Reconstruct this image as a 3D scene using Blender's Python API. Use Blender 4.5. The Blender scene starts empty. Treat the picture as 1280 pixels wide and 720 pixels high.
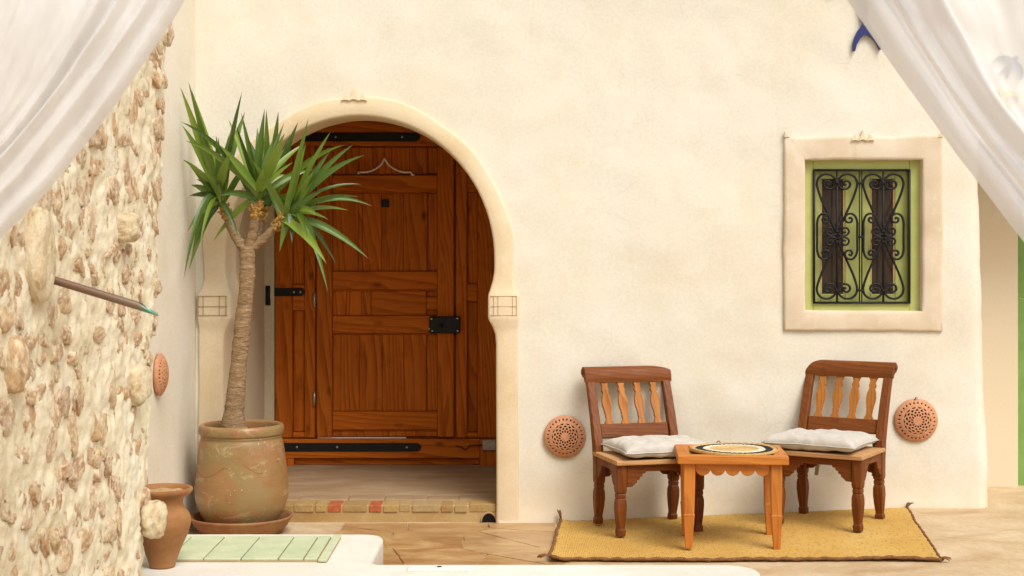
import bpy, bmesh, math, random
import numpy as np
from mathutils import Vector, Matrix, noise as mnoise

R = math.radians
scene = bpy.context.scene
COL = scene.collection

# ------------------------------------------------------------------ camera, sky, sun, exposure
F_PX = 1900.0            # focal length in photo pixels (1280 wide)
DIST = 8.9               # camera to facade
EYE = 1.6
HOR = 312.0              # horizon row in the photo
cam_d = bpy.data.cameras.new('camera')
cam = bpy.data.objects.new('camera', cam_d)
COL.objects.link(cam)
cam.location = (0, -DIST, EYE)
cam.rotation_euler = (R(90), 0, 0)
cam_d.sensor_width = 36
cam_d.lens = 36 * F_PX / 1280
cam_d.shift_y = -(360 - HOR) / 1280
cam_d.clip_start = 0.05
cam_d.clip_end = 500
cam_d.dof.use_dof = True
cam_d.dof.focus_distance = DIST - 0.2
cam_d.dof.aperture_fstop = 9
scene.camera = cam

world = bpy.data.worlds.new('World')
scene.world = world
world.use_nodes = True
wt = world.node_tree
wt.nodes.clear()
SUN_EL, SUN_AZ = 52, 32          # azimuth measured from straight behind the camera, + = to the right
w_out = wt.nodes.new('ShaderNodeOutputWorld')
w_bg = wt.nodes.new('ShaderNodeBackground')
w_sky = wt.nodes.new('ShaderNodeTexSky')
w_sky.sky_type = 'NISHITA'
w_sky.sun_disc = False
w_sky.sun_elevation = R(SUN_EL)
w_sky.sun_rotation = R(180 - SUN_AZ)
w_sky.dust_density = 4
w_sky.air_density = 1.0
w_hsv = wt.nodes.new('ShaderNodeHueSaturation')      # thin high cloud: paler than a clear blue
w_hsv.inputs['Saturation'].default_value = 0.30
w_bg.inputs['Strength'].default_value = 0.13
wt.links.new(w_sky.outputs[0], w_hsv.inputs['Color'])
wt.links.new(w_hsv.outputs[0], w_bg.inputs[0])
wt.links.new(w_bg.outputs[0], w_out.inputs[0])

sun_d = bpy.data.lights.new('sun', 'SUN')
sun_d.energy = 1.5
sun_d.angle = R(28)
sun_d.color = (1.0, 0.965, 0.90)
sun = bpy.data.objects.new('sun', sun_d)
COL.objects.link(sun)
sv = Vector((math.sin(R(SUN_AZ)) * math.cos(R(SUN_EL)), -math.cos(R(SUN_AZ)) * math.cos(R(SUN_EL)), math.sin(R(SUN_EL))))
sun.rotation_euler = sv.to_track_quat('Z', 'Y').to_euler()
sun.location = (0, -6, 8)

vs = scene.view_settings
vs.view_transform = 'Standard'
vs.look = 'None'
vs.exposure = 0.41
vs.gamma = 1.0
vs.use_curve_mapping = False
scene.cycles.transparent_max_bounces = 16
scene.cycles.max_bounces = 5
scene.cycles.diffuse_bounces = 3
scene.cycles.glossy_bounces = 2
scene.cycles.use_light_tree = False

# ------------------------------------------------------------------ helpers
rng = random.Random(7)

def at(px, py, d):
    """photo pixel at distance d from the camera -> world point"""
    s = F_PX / d
    return Vector(((px - 640) / s, d - DIST, EYE - (py - HOR) / s))

def W(px, py):
    p = at(px, py, DIST)
    return p.x, p.z

def smooth01(t):
    t = max(0.0, min(1.0, t))
    return t * t * (3 - 2 * t)

def ground_h(x, y):
    """the yard falls towards the drain beside the doorway"""
    k = max(0.0, min(1.0, (x - 0.0) / 2.3))
    f = max(0.0, min(1.0, 1 + y / 3.0))
    return 0.092 * k * f

def nz(x, y, z=0.0, oct=3):
    return mnoise.fractal(Vector((x, y, z)), 0.9, 2.1, oct)

def setp(o, label=None, cat=None, group=None, kind=None):
    if label: o['label'] = label
    if cat: o['category'] = cat
    if group: o['group'] = group
    if kind: o['kind'] = kind
    return o

def empty(name, loc=(0, 0, 0), rotz=0.0, parent=None):
    o = bpy.data.objects.new(name, None)
    o.empty_display_size = 0.1
    COL.objects.link(o)
    o.location = loc
    o.rotation_euler = (0, 0, rotz)
    if parent: o.parent = parent
    return o

def link(name, me, mat, parent=None, loc=(0, 0, 0), rot=(0, 0, 0), smooth=False):
    if mat and not me.materials: me.materials.append(mat)
    if smooth:
        me.shade_smooth()
    o = bpy.data.objects.new(name, me)
    COL.objects.link(o)
    o.location = loc
    o.rotation_euler = rot
    if parent: o.parent = parent
    return o

def mesh(name, verts, faces):
    me = bpy.data.meshes.new(name)
    me.from_pydata([tuple(v) for v in verts], [], faces)
    me.update()
    return me

def obj(name, verts, faces, mat, parent=None, loc=(0, 0, 0), rot=(0, 0, 0), smooth=False):
    return link(name, mesh(name, verts, faces), mat, parent, loc, rot, smooth)

def bm_mesh(name, bm):
    me = bpy.data.meshes.new(name)
    bm.normal_update()
    bm.to_mesh(me)
    bm.free()
    return me

_box_cache = {}
def box_mesh(name, sx, sy, sz, bev=0.003, seg=1):
    key = (round(sx, 4), round(sy, 4), round(sz, 4), bev, seg)
    bm = bmesh.new()
    bmesh.ops.create_cube(bm, size=1)
    bmesh.ops.scale(bm, vec=(sx, sy, sz), verts=bm.verts)
    if bev > 0:
        bmesh.ops.bevel(bm, geom=list(bm.edges), offset=min(bev, sx * .45, sy * .45, sz * .45), segments=seg, affect='EDGES', profile=0.6)
    return bm_mesh(name, bm)

def box(name, c, s, mat, parent=None, bev=0.003, rot=(0, 0, 0), seg=1):
    return link(name, box_mesh(name, s[0], s[1], s[2], bev, seg), mat, parent, c, rot)

def prism_mesh(name, pts, y0, y1, bev=0.0, seg=1):
    """outline pts (x,z) extruded along y"""
    bm = bmesh.new()
    a = [bm.verts.new((x, y0, z)) for x, z in pts]
    f = bm.faces.new(a)
    r = bmesh.ops.extrude_face_region(bm, geom=[f])
    vs_ = [e for e in r['geom'] if isinstance(e, bmesh.types.BMVert)]
    bmesh.ops.translate(bm, verts=vs_, vec=(0, y1 - y0, 0))
    bmesh.ops.recalc_face_normals(bm, faces=bm.faces)
    if bev > 0:
        es = [e for e in bm.edges if abs(e.verts[0].co.y - e.verts[1].co.y) < 1e-6]
        bmesh.ops.bevel(bm, geom=es, offset=bev, segments=seg, affect='EDGES', profile=0.6)
    ng = [f for f in bm.faces if len(f.verts) > 4]
    if ng: bmesh.ops.triangulate(bm, faces=ng)
    return bm_mesh(name, bm)

def prism(name, pts, y0, y1, mat, parent=None, loc=(0, 0, 0), rot=(0, 0, 0), bev=0.0, seg=1):
    return link(name, prism_mesh(name, pts, y0, y1, bev, seg), mat, parent, loc, rot)

def tube_data(pts, rad, seg=8, cap=True, ref=None):
    pts = [Vector(p) for p in pts]
    n = len(pts)
    rads = rad if isinstance(rad, (list, tuple)) else [rad] * n
    verts, faces = [], []
    up = Vector(ref) if ref else None
    prev = None
    for i, p in enumerate(pts):
        t = (pts[min(i + 1, n - 1)] - pts[max(i - 1, 0)]).normalized()
        if prev is None:
            h = up or (Vector((0, 0, 1)) if abs(t.z) < .9 else Vector((1, 0, 0)))
            a = t.cross(h).normalized()
        else:
            a = (prev - t * prev.dot(t)).normalized()
        prev = a
        b = t.cross(a)
        for k in range(seg):
            an = 2 * math.pi * k / seg
            verts.append(p + (a * math.cos(an) + b * math.sin(an)) * rads[i])
    for i in range(n - 1):
        for k in range(seg):
            k2 = (k + 1) % seg
            faces.append((i * seg + k, i * seg + k2, (i + 1) * seg + k2, (i + 1) * seg + k))
    if cap:
        faces.append(tuple(range(seg))[::-1])
        faces.append(tuple((n - 1) * seg + k for k in range(seg)))
    return verts, faces

def tube(name, pts, rad, mat, parent=None, seg=8, smooth=True, cap=True, loc=(0, 0, 0), ref=None):
    v, f = tube_data(pts, rad, seg, cap, ref)
    return obj(name, v, f, mat, parent, loc, smooth=smooth)

def lathe_mesh(name, prof, seg=64, wob=0.0, seed=0.0):
    """prof: list of (r, z)"""
    verts, faces = [], []
    n = len(prof)
    for i, (r, z) in enumerate(prof):
        for k in range(seg):
            a = 2 * math.pi * k / seg
            w = 1 + wob * nz(math.cos(a) * 1.3 + seed, math.sin(a) * 1.3, z * 5, 2) if wob else 1
            verts.append((r * w * math.cos(a), r * w * math.sin(a), z))
    for i in range(n - 1):
        for k in range(seg):
            k2 = (k + 1) % seg
            faces.append((i * seg + k, i * seg + k2, (i + 1) * seg + k2, (i + 1) * seg + k))
    return mesh(name, verts, faces)

def spline(pts, n):
    """Catmull-Rom through 2D/3D points"""
    P = [Vector(p) for p in pts]
    P = [2 * P[0] - P[1]] + P + [2 * P[-1] - P[-2]]
    out = []
    m = len(P) - 3
    for i in range(n):
        t = i / (n - 1) * m
        k = min(int(t), m - 1)
        u = t - k
        a, b, c, d = P[k:k + 4]
        out.append(0.5 * ((2 * b) + (c - a) * u + (2 * a - 5 * b + 4 * c - d) * u * u + (3 * b - a - 3 * c + d) * u ** 3))
    return out

# ------------------------------------------------------------------ materials
class NT:
    def __init__(s, name):
        s.m = bpy.data.materials.new(name)
        s.m.use_nodes = True
        s.t = s.m.node_tree
        s.t.nodes.clear()
        s.out = s.t.nodes.new('ShaderNodeOutputMaterial')
        s.b = s.t.nodes.new('ShaderNodeBsdfPrincipled')
        s.t.links.new(s.b.outputs[0], s.out.inputs[0])
        s.tc = s.t.nodes.new('ShaderNodeTexCoord')
        s.oi = s.t.nodes.new('ShaderNodeObjectInfo')
    def n(s, ty): return s.t.nodes.new(ty)
    def l(s, a, b): s.t.links.new(a, b)
    def set(s, inp, v):
        if hasattr(v, 'is_output') or isinstance(v, bpy.types.NodeSocket): s.l(v, inp)
        else: inp.default_value = v
    def math(s, op, a, b=0.0, c=None, clamp=False):
        n = s.n('ShaderNodeMath'); n.operation = op; n.use_clamp = clamp
        s.set(n.inputs[0], a); s.set(n.inputs[1], b)
        if c is not None: s.set(n.inputs[2], c)
        return n.outputs[0]
    def vec(s, scale=(1, 1, 1), src=None, rnd=0.0, rot=(0, 0, 0)):
        mp = s.n('ShaderNodeMapping')
        mp.inputs['Scale'].default_value = scale
        mp.inputs['Rotation'].default_value = rot
        v = src or s.tc.outputs['Object']
        if rnd:
            va = s.n('ShaderNodeVectorMath'); va.operation = 'ADD'
            cb = s.n('ShaderNodeCombineXYZ')
            for i, k in enumerate((1.0, 1.7, 2.3)):
                s.l(s.math('MULTIPLY', s.oi.outputs['Random'], rnd * k), cb.inputs[i])
            s.l(v, va.inputs[0]); s.l(cb.outputs[0], va.inputs[1])
            v = va.outputs[0]
        s.l(v, mp.inputs['Vector'])
        return mp.outputs[0]
    def noise(s, vec, scale, detail=4, rough=.55, dist=0.0):
        n = s.n('ShaderNodeTexNoise')
        n.inputs['Scale'].default_value = scale
        n.inputs['Detail'].default_value = detail
        n.inputs['Roughness'].default_value = rough
        n.inputs['Distortion'].default_value = dist
        s.l(vec, n.inputs['Vector'])
        return n.outputs['Fac']
    def voro(s, vec, scale, feature='F1', out='Distance', rnd=1.0):
        n = s.n('ShaderNodeTexVoronoi'); n.feature = feature
        n.inputs['Scale'].default_value = scale
        n.inputs['Randomness'].default_value = rnd
        s.l(vec, n.inputs['Vector'])
        return n.outputs[out]
    def ramp(s, fac, stops, interp='LINEAR'):
        n = s.n('ShaderNodeValToRGB')
        n.color_ramp.interpolation = interp
        e = n.color_ramp.elements
        while len(e) < len(stops): e.new(.5)
        for el, (p, c) in zip(e, stops):
            el.position = p
            el.color = (c[0], c[1], c[2], 1) if isinstance(c, (tuple, list)) else (c, c, c, 1)
        s.l(fac, n.inputs[0])
        return n.outputs[0]
    def mix(s, fac, a, b, mode='MIX'):
        n = s.n('ShaderNodeMix'); n.data_type = 'RGBA'; n.blend_type = mode
        s.set(n.inputs['Factor'], fac)
        for i, v in ((6, a), (7, b)):
            if isinstance(v, (tuple, list)): n.inputs[i].default_value = (v[0], v[1], v[2], 1)
            else: s.l(v, n.inputs[i])
        return n.outputs[2]
    def bump(s, h, strength=.3, dist=.01, prev=None):
        n = s.n('ShaderNodeBump')
        n.inputs['Strength'].default_value = strength
        n.inputs['Distance'].default_value = dist
        s.l(h, n.inputs['Height'])
        if prev: s.l(prev, n.inputs['Normal'])
        return n.outputs[0]
    def done(s, col=None, rough=.7, normal=None, spec=.5, metal=0.0, sheen=0.0):
        b = s.b
        if col is not None:
            if isinstance(col, (tuple, list)): b.inputs['Base Color'].default_value = (col[0], col[1], col[2], 1)
            else: s.l(col, b.inputs['Base Color'])
        s.set(b.inputs['Roughness'], rough)
        b.inputs['Specular IOR Level'].default_value = spec
        b.inputs['Metallic'].default_value = metal
        if sheen: b.inputs['Sheen Weight'].default_value = sheen
        if normal is not None: s.l(normal, b.inputs['Normal'])
        return s.m

def plaster(name, c0, c1, c2, stain=(.62, .47, .28), stain_amt=.35, bump=.35, scale=1.0, low_stain=0.0):
    t = NT(name)
    v = t.vec((scale,) * 3)
    big = t.noise(v, 1.1, 3, .6)
    mid = t.noise(v, 6, 3, .65)
    c = t.ramp(big, [(.3, c0), (.5, c1), (.72, c2)])
    c = t.mix(t.math('MULTIPLY', t.ramp(mid, [(.52, 0), (.8, 1)]), stain_amt), c, stain)
    fine = t.noise(v, 60, 1, .7)
    c = t.mix(.10, c, t.ramp(fine, [(.3, .25), (.7, 1.0)]), 'MULTIPLY')
    # hairline cracks
    wv = t.vec((1, 1, 1))
    dn = t.n('ShaderNodeVectorMath'); dn.operation = 'ADD'
    nn = t.n('ShaderNodeTexNoise'); nn.inputs['Scale'].default_value = 3; nn.inputs['Detail'].default_value = 3
    t.l(wv, nn.inputs['Vector'])
    sc = t.n('ShaderNodeVectorMath'); sc.operation = 'SCALE'; sc.inputs['Scale'].default_value = .35
    t.l(nn.outputs['Color'], sc.inputs[0]); t.l(wv, dn.inputs[0]); t.l(sc.outputs[0], dn.inputs[1])
    cr = t.voro(dn.outputs[0], 2.1, 'DISTANCE_TO_EDGE')
    crm = t.math('MULTIPLY', t.ramp(cr, [(.0, 1), (.006, 0)]), t.ramp(big, [(.5, 0), (.58, 1)]))
    c = t.mix(t.math('MULTIPLY', crm, .20), c, (c0[0] * .6, c0[1] * .52, c0[2] * .42))
    # rain splash and damp near the ground
    if low_stain:
        sep = t.n('ShaderNodeSeparateXYZ'); t.l(t.tc.outputs['Object'], sep.inputs[0])
        hh = t.math('ADD', sep.outputs[2], t.math('MULTIPLY', t.noise(v, 4, 5, .7), .5))
        c = t.mix(t.math('MULTIPLY', t.ramp(hh, [(.22, 1), (.62, 0)]), low_stain), c, stain)
    h = t.math('ADD', t.math('MULTIPLY', t.noise(t.vec((1, 1, 1.4)), 6.5, 5, .58), 1.0), t.math('MULTIPLY', fine, .10))
    b3 = t.bump(h, bump * .85, .016)
    return t.done(c, .92, b3, .2)

def wood(name, dark, mid, light, axis='Z', ring=16.0, rough=.45, knots=.8, tint=.25, bump=.2, spec=.4):
    t = NT(name)
    sc = {'Z': (1, 1, .11), 'X': (.11, 1, 1), 'Y': (1, .11, 1)}[axis]
    v0 = t.vec(sc, rnd=9.0)
    vs_ = t.n('ShaderNodeVectorMath'); vs_.operation = 'SCALE'
    t.l(v0, vs_.inputs[0])
    t.l(t.math('ADD', .45, t.math('MULTIPLY', t.math('FRACT', t.math('MULTIPLY', t.oi.outputs['Random'], 13.7)), .75)), vs_.inputs['Scale'])
    v = vs_.outputs[0]
    dn = t.n('ShaderNodeTexNoise'); dn.inputs['Scale'].default_value = 6; dn.inputs['Detail'].default_value = 2
    t.l(v, dn.inputs['Vector'])
    vv = t.n('ShaderNodeVectorMath'); vv.operation = 'SCALE'; vv.inputs['Scale'].default_value = .16
    t.l(dn.outputs['Color'], vv.inputs[0])
    va = t.n('ShaderNodeVectorMath'); va.operation = 'ADD'
    t.l(v, va.inputs[0]); t.l(vv.outputs[0], va.inputs[1])
    wv = t.n('ShaderNodeTexWave'); wv.wave_type = 'BANDS'; wv.bands_direction = 'DIAGONAL'; wv.wave_profile = 'SAW'
    wv.inputs['Scale'].default_value = ring
    wv.inputs['Distortion'].default_value = 2.0
    wv.inputs['Detail'].default_value = 2
    t.l(va.outputs[0], wv.inputs['Vector'])
    grain = wv.outputs['Fac']
    fs = tuple(x if x < .5 else 1 for x in sc)
    fib = t.noise(t.vec(tuple(.06 if x < .5 else 1 for x in sc), rnd=5.0), 90, 3, .6)
    c = t.ramp(grain, [(0, light), (.55, mid), (.92, dark), (1, mid)])
    lowf = t.noise(t.vec(tuple(.4 if x < .5 else 1 for x in sc), rnd=8.0), 5, 3, .6)
    c = t.mix(t.ramp(lowf, [(.3, .08), (.7, .60)]), c, mid)
    c = t.mix(.28, c, t.ramp(fib, [(.3, dark), (.7, light)]))
    # knots
    if knots:
        kn = t.voro(t.vec({'Z': (1, .02, .5), 'X': (.5, .02, 1), 'Y': (1, .5, .02)}[axis], rnd=11.0), 6.5)
        c = t.mix(t.math('MULTIPLY', t.ramp(t.math('ADD', kn, t.math('MULTIPLY', t.math('SUBTRACT', fib, .5), .05)), [(.05, 1), (.10, .45), (.17, 0)]), knots), c, tuple(x * .25 for x in dark))
    # every board has its own tone
    c = t.mix(tint, c, t.ramp(t.math('FRACT', t.math('MULTIPLY', t.oi.outputs['Random'], 7.31)), [(0, tuple(x * .5 for x in mid)), (.5, mid), (1, tuple(min(1, x * 1.6) for x in mid))]))
    wear = t.noise(t.vec((1, 1, 1), rnd=3.0), 7, 5, .65)
    c = t.mix(t.math('MULTIPLY', t.ramp(wear, [(.55, 0), (.8, 1)]), .35), c, tuple(x * .45 for x in dark))
    nb = t.bump(t.math('ADD', grain, t.math('MULTIPLY', fib, .5)), bump, .002)
    return t.done(c, t.ramp(wear, [(.3, rough - .1), (.7, rough + .2)]), nb, spec)

M = {}
M['wall'] = plaster('cream_lime_plaster', (.715, .645, .51), (.74, .69, .57), (.755, .72, .625), stain=(.70, .56, .37), stain_amt=.28, bump=.13, low_stain=.7)
M['side'] = plaster('side_wall_plaster', (.70, .62, .48), (.78, .70, .56), (.82, .76, .64), stain_amt=.12, bump=.3)
M['band'] = plaster('ochre_lime_band', (.67, .51, .30), (.73, .59, .39), (.78, .66, .47), stain=(.82, .72, .54), stain_amt=.4, bump=.22, scale=1.7, low_stain=.2)
M['surround'] = plaster('tan_window_band', (.58, .46, .31), (.67, .55, .40), (.74, .64, .50), stain=(.80, .70, .54), stain_amt=.5, bump=.2, scale=2.3)
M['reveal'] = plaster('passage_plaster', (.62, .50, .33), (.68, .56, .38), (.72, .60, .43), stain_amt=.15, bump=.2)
M['ledge'] = plaster('white_limewash', (.66, .61, .52), (.72, .68, .60), (.75, .72, .65), stain=(.60, .50, .37), stain_amt=.32, bump=.4, scale=1.4)
M['mortar'] = plaster('lime_mortar', (.66, .56, .37), (.76, .67, .48), (.80, .74, .57), stain=(.62, .46, .27), stain_amt=.5, bump=1.1, scale=3.0)
M['scored'] = NT('groove_shade').done((.42, .28, .14), .9, None, .1)

def stone_mat(small=False):
    t = NT('rubble_stone')
    q = 14 if small else 1
    v = t.vec((q, q, q), rnd=17.0)
    base = t.ramp(t.noise(t.vec(), 7, 0) if small else t.oi.outputs['Random'], [(0, (.62, .39, .19)), (.16, (.74, .60, .38)), (.32, (.56, .35, .20)), (.46, (.76, .64, .42)), (.6, (.60, .42, .29)), (.72, (.74, .61, .42)), (.86, (.68, .49, .28)), (1, (.50, .33, .21))])
    c = t.mix(t.ramp(t.noise(v, 1.6, 6, .7), [(.38, 0), (.62, .85)]), base, (.33, .17, .085))
    c = t.mix(t.ramp(t.noise(v, 2.7, 5, .7), [(.50, 0), (.66, .75)]), c, (.60, .34, .15))
    smear = t.ramp(t.noise(t.vec((1, 1, 1), rnd=5.0), 1.9 * q, 7, .72), [(.48, 0), (.60, 1)])
    c = t.mix(t.math('MULTIPLY', smear, .92), c, (.74, .64, .45))
    b = t.bump(t.noise(v, 3.0, 5, .75), .8, .011)
    return t.done(c, .9, b, .2)
M['stone'] = stone_mat()
M['stone_small'] = stone_mat(True)
def pale_stone():
    t = NT('pale_boulder')
    v = t.vec((1, 1, 1), rnd=9.0)
    c = t.ramp(t.noise(v, 1.8, 6, .68), [(.32, (.42, .28, .15)), (.45, (.62, .49, .30)), (.58, (.70, .59, .40)), (.75, (.74, .66, .48))])
    b = t.bump(t.noise(v, 2.6, 5, .72), .8, .018)
    return t.done(c, .92, b, .2)
M['pale_stone'] = pale_stone()

M['pine_v'] = wood('door_pine_upright', (.17, .030, .003), (.50, .118, .008), (.64, .19, .018), 'Z', 15, .6, .9, .22, .2, .12)
M['pine_h'] = wood('door_pine_level', (.17, .030, .003), (.50, .118, .008), (.64, .19, .018), 'X', 15, .6, .9, .22, .2, .12)
M['chair_z'] = wood('chair_wood_upright', (.075, .018, .003), (.16, .043, .006), (.23, .070, .011), 'Z', 22, .5, .4, .15, .2, .22)
M['chair_x'] = wood('chair_wood_level', (.075, .018, .003), (.16, .043, .006), (.23, .070, .011), 'X', 22, .5, .4, .15, .2, .22)
M['baluster'] = wood('baluster_wood', (.20, .065, .010), (.37, .130, .020), (.46, .18, .034), 'Z', 22, .5, .3, .12, .2, .22)
M['seat'] = wood('seat_plank', (.34, .17, .065), (.50, .27, .115), (.60, .36, .17), 'X', 20, .6, .2, .1, .2, .2)
M['table_x'] = wood('table_pine_level', (.34, .10, .013), (.50, .165, .025), (.60, .235, .045), 'X', 20, .48, .55, .12, .2, .25)
M['table_y'] = wood('table_pine_deep', (.34, .10, .013), (.50, .165, .025), (.60, .235, .045), 'Y', 20, .48, .55, .12, .2, .25)
M['table_z'] = wood('table_pine_upright', (.34, .10, .013), (.50, .165, .025), (.60, .235, .045), 'Z', 20, .48, .55, .12, .2, .25)

def iron():
    t = NT('black_iron')
    v = t.vec((1, 1, 1), rnd=3.0)
    n = t.noise(v, 40, 5, .7)
    c = t.ramp(n, [(.3, (.006, .006, .006)), (.75, (.018, .016, .014))])
    return t.done(c, .5, t.bump(n, .3, .002), .25)
M['iron'] = iron()
def zinc():
    t = NT('zinc_metal')
    n = t.noise(t.vec((1, 1, 1)), 60, 4, .7)
    return t.done(t.ramp(n, [(.3, (.30, .29, .27)), (.7, (.55, .53, .48))]), .4, None, .5, .8)
M['zinc'] = zinc()

def green_paint(name, a, b):
    t = NT(name)
    v = t.vec((1, 1, 1), rnd=4.0)
    n = t.noise(v, 9, 6, .65)
    c = t.ramp(n, [(.3, a), (.7, b)])
    f = t.noise(t.vec((1, 1, .12), rnd=2.0), 60, 3, .6)
    return t.done(c, .55, t.bump(f, .15, .002), .35)
M['green'] = green_paint('apple_green_paint', (.39, .42, .12), (.47, .49, .165))
M['green_door'] = green_paint('leaf_green_paint', (.17, .30, .06), (.23, .37, .10))
def hatch_paint():
    t = NT('pale_green_board_paint')
    v = t.vec((1, 1, 1), rnd=6.0)
    c = t.ramp(t.noise(v, 7, 6, .65), [(.3, (.42, .49, .29)), (.55, (.52, .57, .37)), (.78, (.62, .60, .40))])
    w = t.noise(t.vec((1, .2, 1), rnd=3.0), 50, 4, .7)
    c = t.mix(t.math('MULTIPLY', t.ramp(w, [(.56, 0), (.70, 1)]), .55), c, (.55, .46, .30))
    d = t.noise(t.vec((1, 1, 1), rnd=1.3), 16, 5, .7)
    c = t.mix(t.math('MULTIPLY', t.ramp(d, [(.55, 0), (.72, 1)]), .45), c, (.70, .66, .52))
    return t.done(c, .7, t.bump(w, .4, .003), .3)
M['hatch'] = hatch_paint()

def pane():
    t = NT('window_glass')
    t.b.inputs['Base Color'].default_value = (.055, .035, .025, 1)
    t.b.inputs['Roughness'].default_value = .03
    t.b.inputs['Specular IOR Level'].default_value = .5
    t.b.inputs['IOR'].default_value = 1.55
    t.b.inputs['Coat Weight'].default_value = .25
    t.b.inputs['Coat Roughness'].default_value = .02
    return t.m
M['glass'] = pane()

def terracotta(name, a, b, c3, dirt=(.55, .45, .25), dirt_amt=.5, bump=.25, rough=.75):
    t = NT(name)
    v = t.vec((1, 1, 1), rnd=3.0)
    c = t.ramp(t.noise(v, 5, 5, .6, .6), [(.3, a), (.5, b), (.7, c3)])
    c = t.mix(t.math('MULTIPLY', t.ramp(t.noise(t.vec((1, 1, 2.2)), 4.2, 6, .65, 1.0), [(.45, 0), (.65, 1)]), dirt_amt), c, dirt)
    f = t.noise(v, 70, 4, .7)
    c = t.mix(.15, c, t.ramp(f, [(.3, .3), (.7, 1)]), 'MULTIPLY')
    bmp = t.bump(t.noise(t.vec((.3, .3, 6)), 9, 3, .5), bump, .004)
    bmp = t.bump(f, bump, .0015, bmp)
    return t.done(c, rough, bmp, .35), t
M['clay'] = terracotta('plain_terracotta', (.46, .19, .09), (.56, .25, .12), (.62, .31, .17), (.60, .36, .22), .35)[0]
M['pot_small'] = terracotta('brown_terracotta', (.24, .095, .028), (.32, .135, .042), (.38, .18, .065), (.42, .25, .10), .35)[0]
M['saucer'] = terracotta('saucer_terracotta', (.22, .085, .034), (.29, .12, .048), (.34, .16, .07), (.36, .235, .09), .55)[0]
def glazed_pot():
    m, t = terracotta('weathered_glazed_jar', (.25, .13, .05), (.32, .17, .07), (.34, .15, .065), (.32, .21, .075), .7, .35, .32)
    # pale specks of lime and flaked glaze
    src = t.b.inputs['Base Color'].links[0].from_socket
    v = t.vec((1, 1, 1))
    green = t.ramp(t.noise(t.vec((1, 1, .8)), 5, 4, .6), [(.48, 0), (.62, 1)])
    c = t.mix(t.math('MULTIPLY', green, .6), src, (.25, .20, .085))
    pale = t.ramp(t.noise(t.vec((1, 1, 1.6)), 7.5, 6, .7, .8), [(.55, 0), (.68, 1)])
    c = t.mix(t.math('MULTIPLY', pale, .7), c, (.52, .39, .22))
    red = t.ramp(t.noise(t.vec((1.3, 1, 1), rot=(0, 0, 1)), 4.1, 3, .5), [(.6, 0), (.72, 1)])
    c = t.mix(t.math('MULTIPLY', red, .6), c, (.48, .17, .08))
    sp = t.ramp(t.voro(v, 34), [(.06, 1), (.12, 0)])
    c = t.mix(t.math('MULTIPLY', sp, t.ramp(t.noise(v, 6, 2), [(.5, 0), (.6, .8)])), c, (.82, .74, .58))
    t.l(c, t.b.inputs['Base Color'])
    return m
M['jar'] = glazed_pot()
def soil():
    t = NT('soil_and_hollow_shade')
    v = t.vec()
    n = t.noise(v, 40, 6, .75)
    return t.done(t.ramp(n, [(.3, (.06, .04, .022)), (.7, (.18, .12, .07))]), .95, t.bump(n, 1, .02), .1)
M['soil'] = soil()
def sand():
    t = NT('sandy_fill')
    n = t.noise(t.vec(), 50, 6, .75)
    return t.done(t.ramp(n, [(.3, (.40, .25, .11)), (.7, (.60, .42, .22))]), .95, t.bump(n, .8, .01), .1)
M['sand'] = sand()

def ground_mat():
    t = NT('worn_sandstone_screed')
    v = t.vec((.8, 1.3, 1))
    st = t.noise(v, 2.4, 7, .62, .7)
    c = t.ramp(st, [(.28, (.44, .28, .14)), (.45, (.56, .40, .23)), (.6, (.64, .49, .31)), (.78, (.70, .57, .40))])
    sp = t.noise(t.vec((1, 1, 1)), 34, 5, .7)
    c = t.mix(.22, c, t.ramp(sp, [(.35, .35), (.65, 1)]), 'MULTIPLY')
    br = t.noise(t.vec((.8, 1.7, 1)), 6, 5, .7)
    c = t.mix(t.math('MULTIPLY', t.ramp(br, [(.55, 0), (.75, 1)]), .5), c, (.46, .31, .17))
    b = t.bump(st, .3, .01)
    b = t.bump(sp, .3, .003, b)
    return t.done(c, t.ramp(st, [(.3, .45), (.7, .7)]), b, .35)
M['ground'] = ground_mat()
def flag_mat():
    t = NT('ochre_flagstone')
    v = t.vec((.8, 1.5, 1), src=t.n('ShaderNodeNewGeometry').outputs['Position'])
    st = t.noise(v, 2.6, 7, .62, 1.2)
    c = t.ramp(st, [(.3, (.27, .115, .026)), (.47, (.37, .185, .056)), (.61, (.50, .31, .125)), (.80, (.63, .46, .25))])
    c = t.mix(.22, c, t.ramp(t.oi.outputs['Random'], [(0, (.42, .25, .11)), (1, (.72, .56, .36))]))
    sp = t.noise(t.vec((1, 1, 1)), 40, 4, .7)
    c = t.mix(.15, c, t.ramp(sp, [(.35, .4), (.65, 1)]), 'MULTIPLY')
    return t.done(c, t.ramp(st, [(.3, .28), (.7, .5)]), t.bump(st, .25, .01), .45)
M['flag'] = flag_mat()
M['joint'] = NT('flagstone_joint').done((.40, .25, .12), .9, None, .1)
def slab_mat():
    t = NT('passage_concrete')
    st = t.noise(t.vec((.5, 1.5, 1)), 3.4, 7, .65, .6)
    c = t.ramp(st, [(.3, (.27, .17, .095)), (.5, (.36, .24, .14)), (.72, (.45, .33, .21))])
    return t.done(c, .6, t.bump(st, .3, .01), .3)
M['slab'] = slab_mat()
def brick_mat(name, stops):
    t = NT(name)
    v = t.vec((1, 1, 1), rnd=7.0)
    c = t.ramp(t.oi.outputs['Random'], stops)
    n = t.noise(v, 26, 6, .7)
    c = t.mix(t.ramp(n, [(.45, 0), (.8, .45)]), c, (.52, .39, .21))
    return t.done(c, .85, t.bump(n, .8, .01), .2)
M['brick'] = brick_mat('worn_yellow_brick', [(0, (.33, .205, .075)), (.5, (.41, .27, .10)), (1, (.37, .255, .13))])
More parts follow.
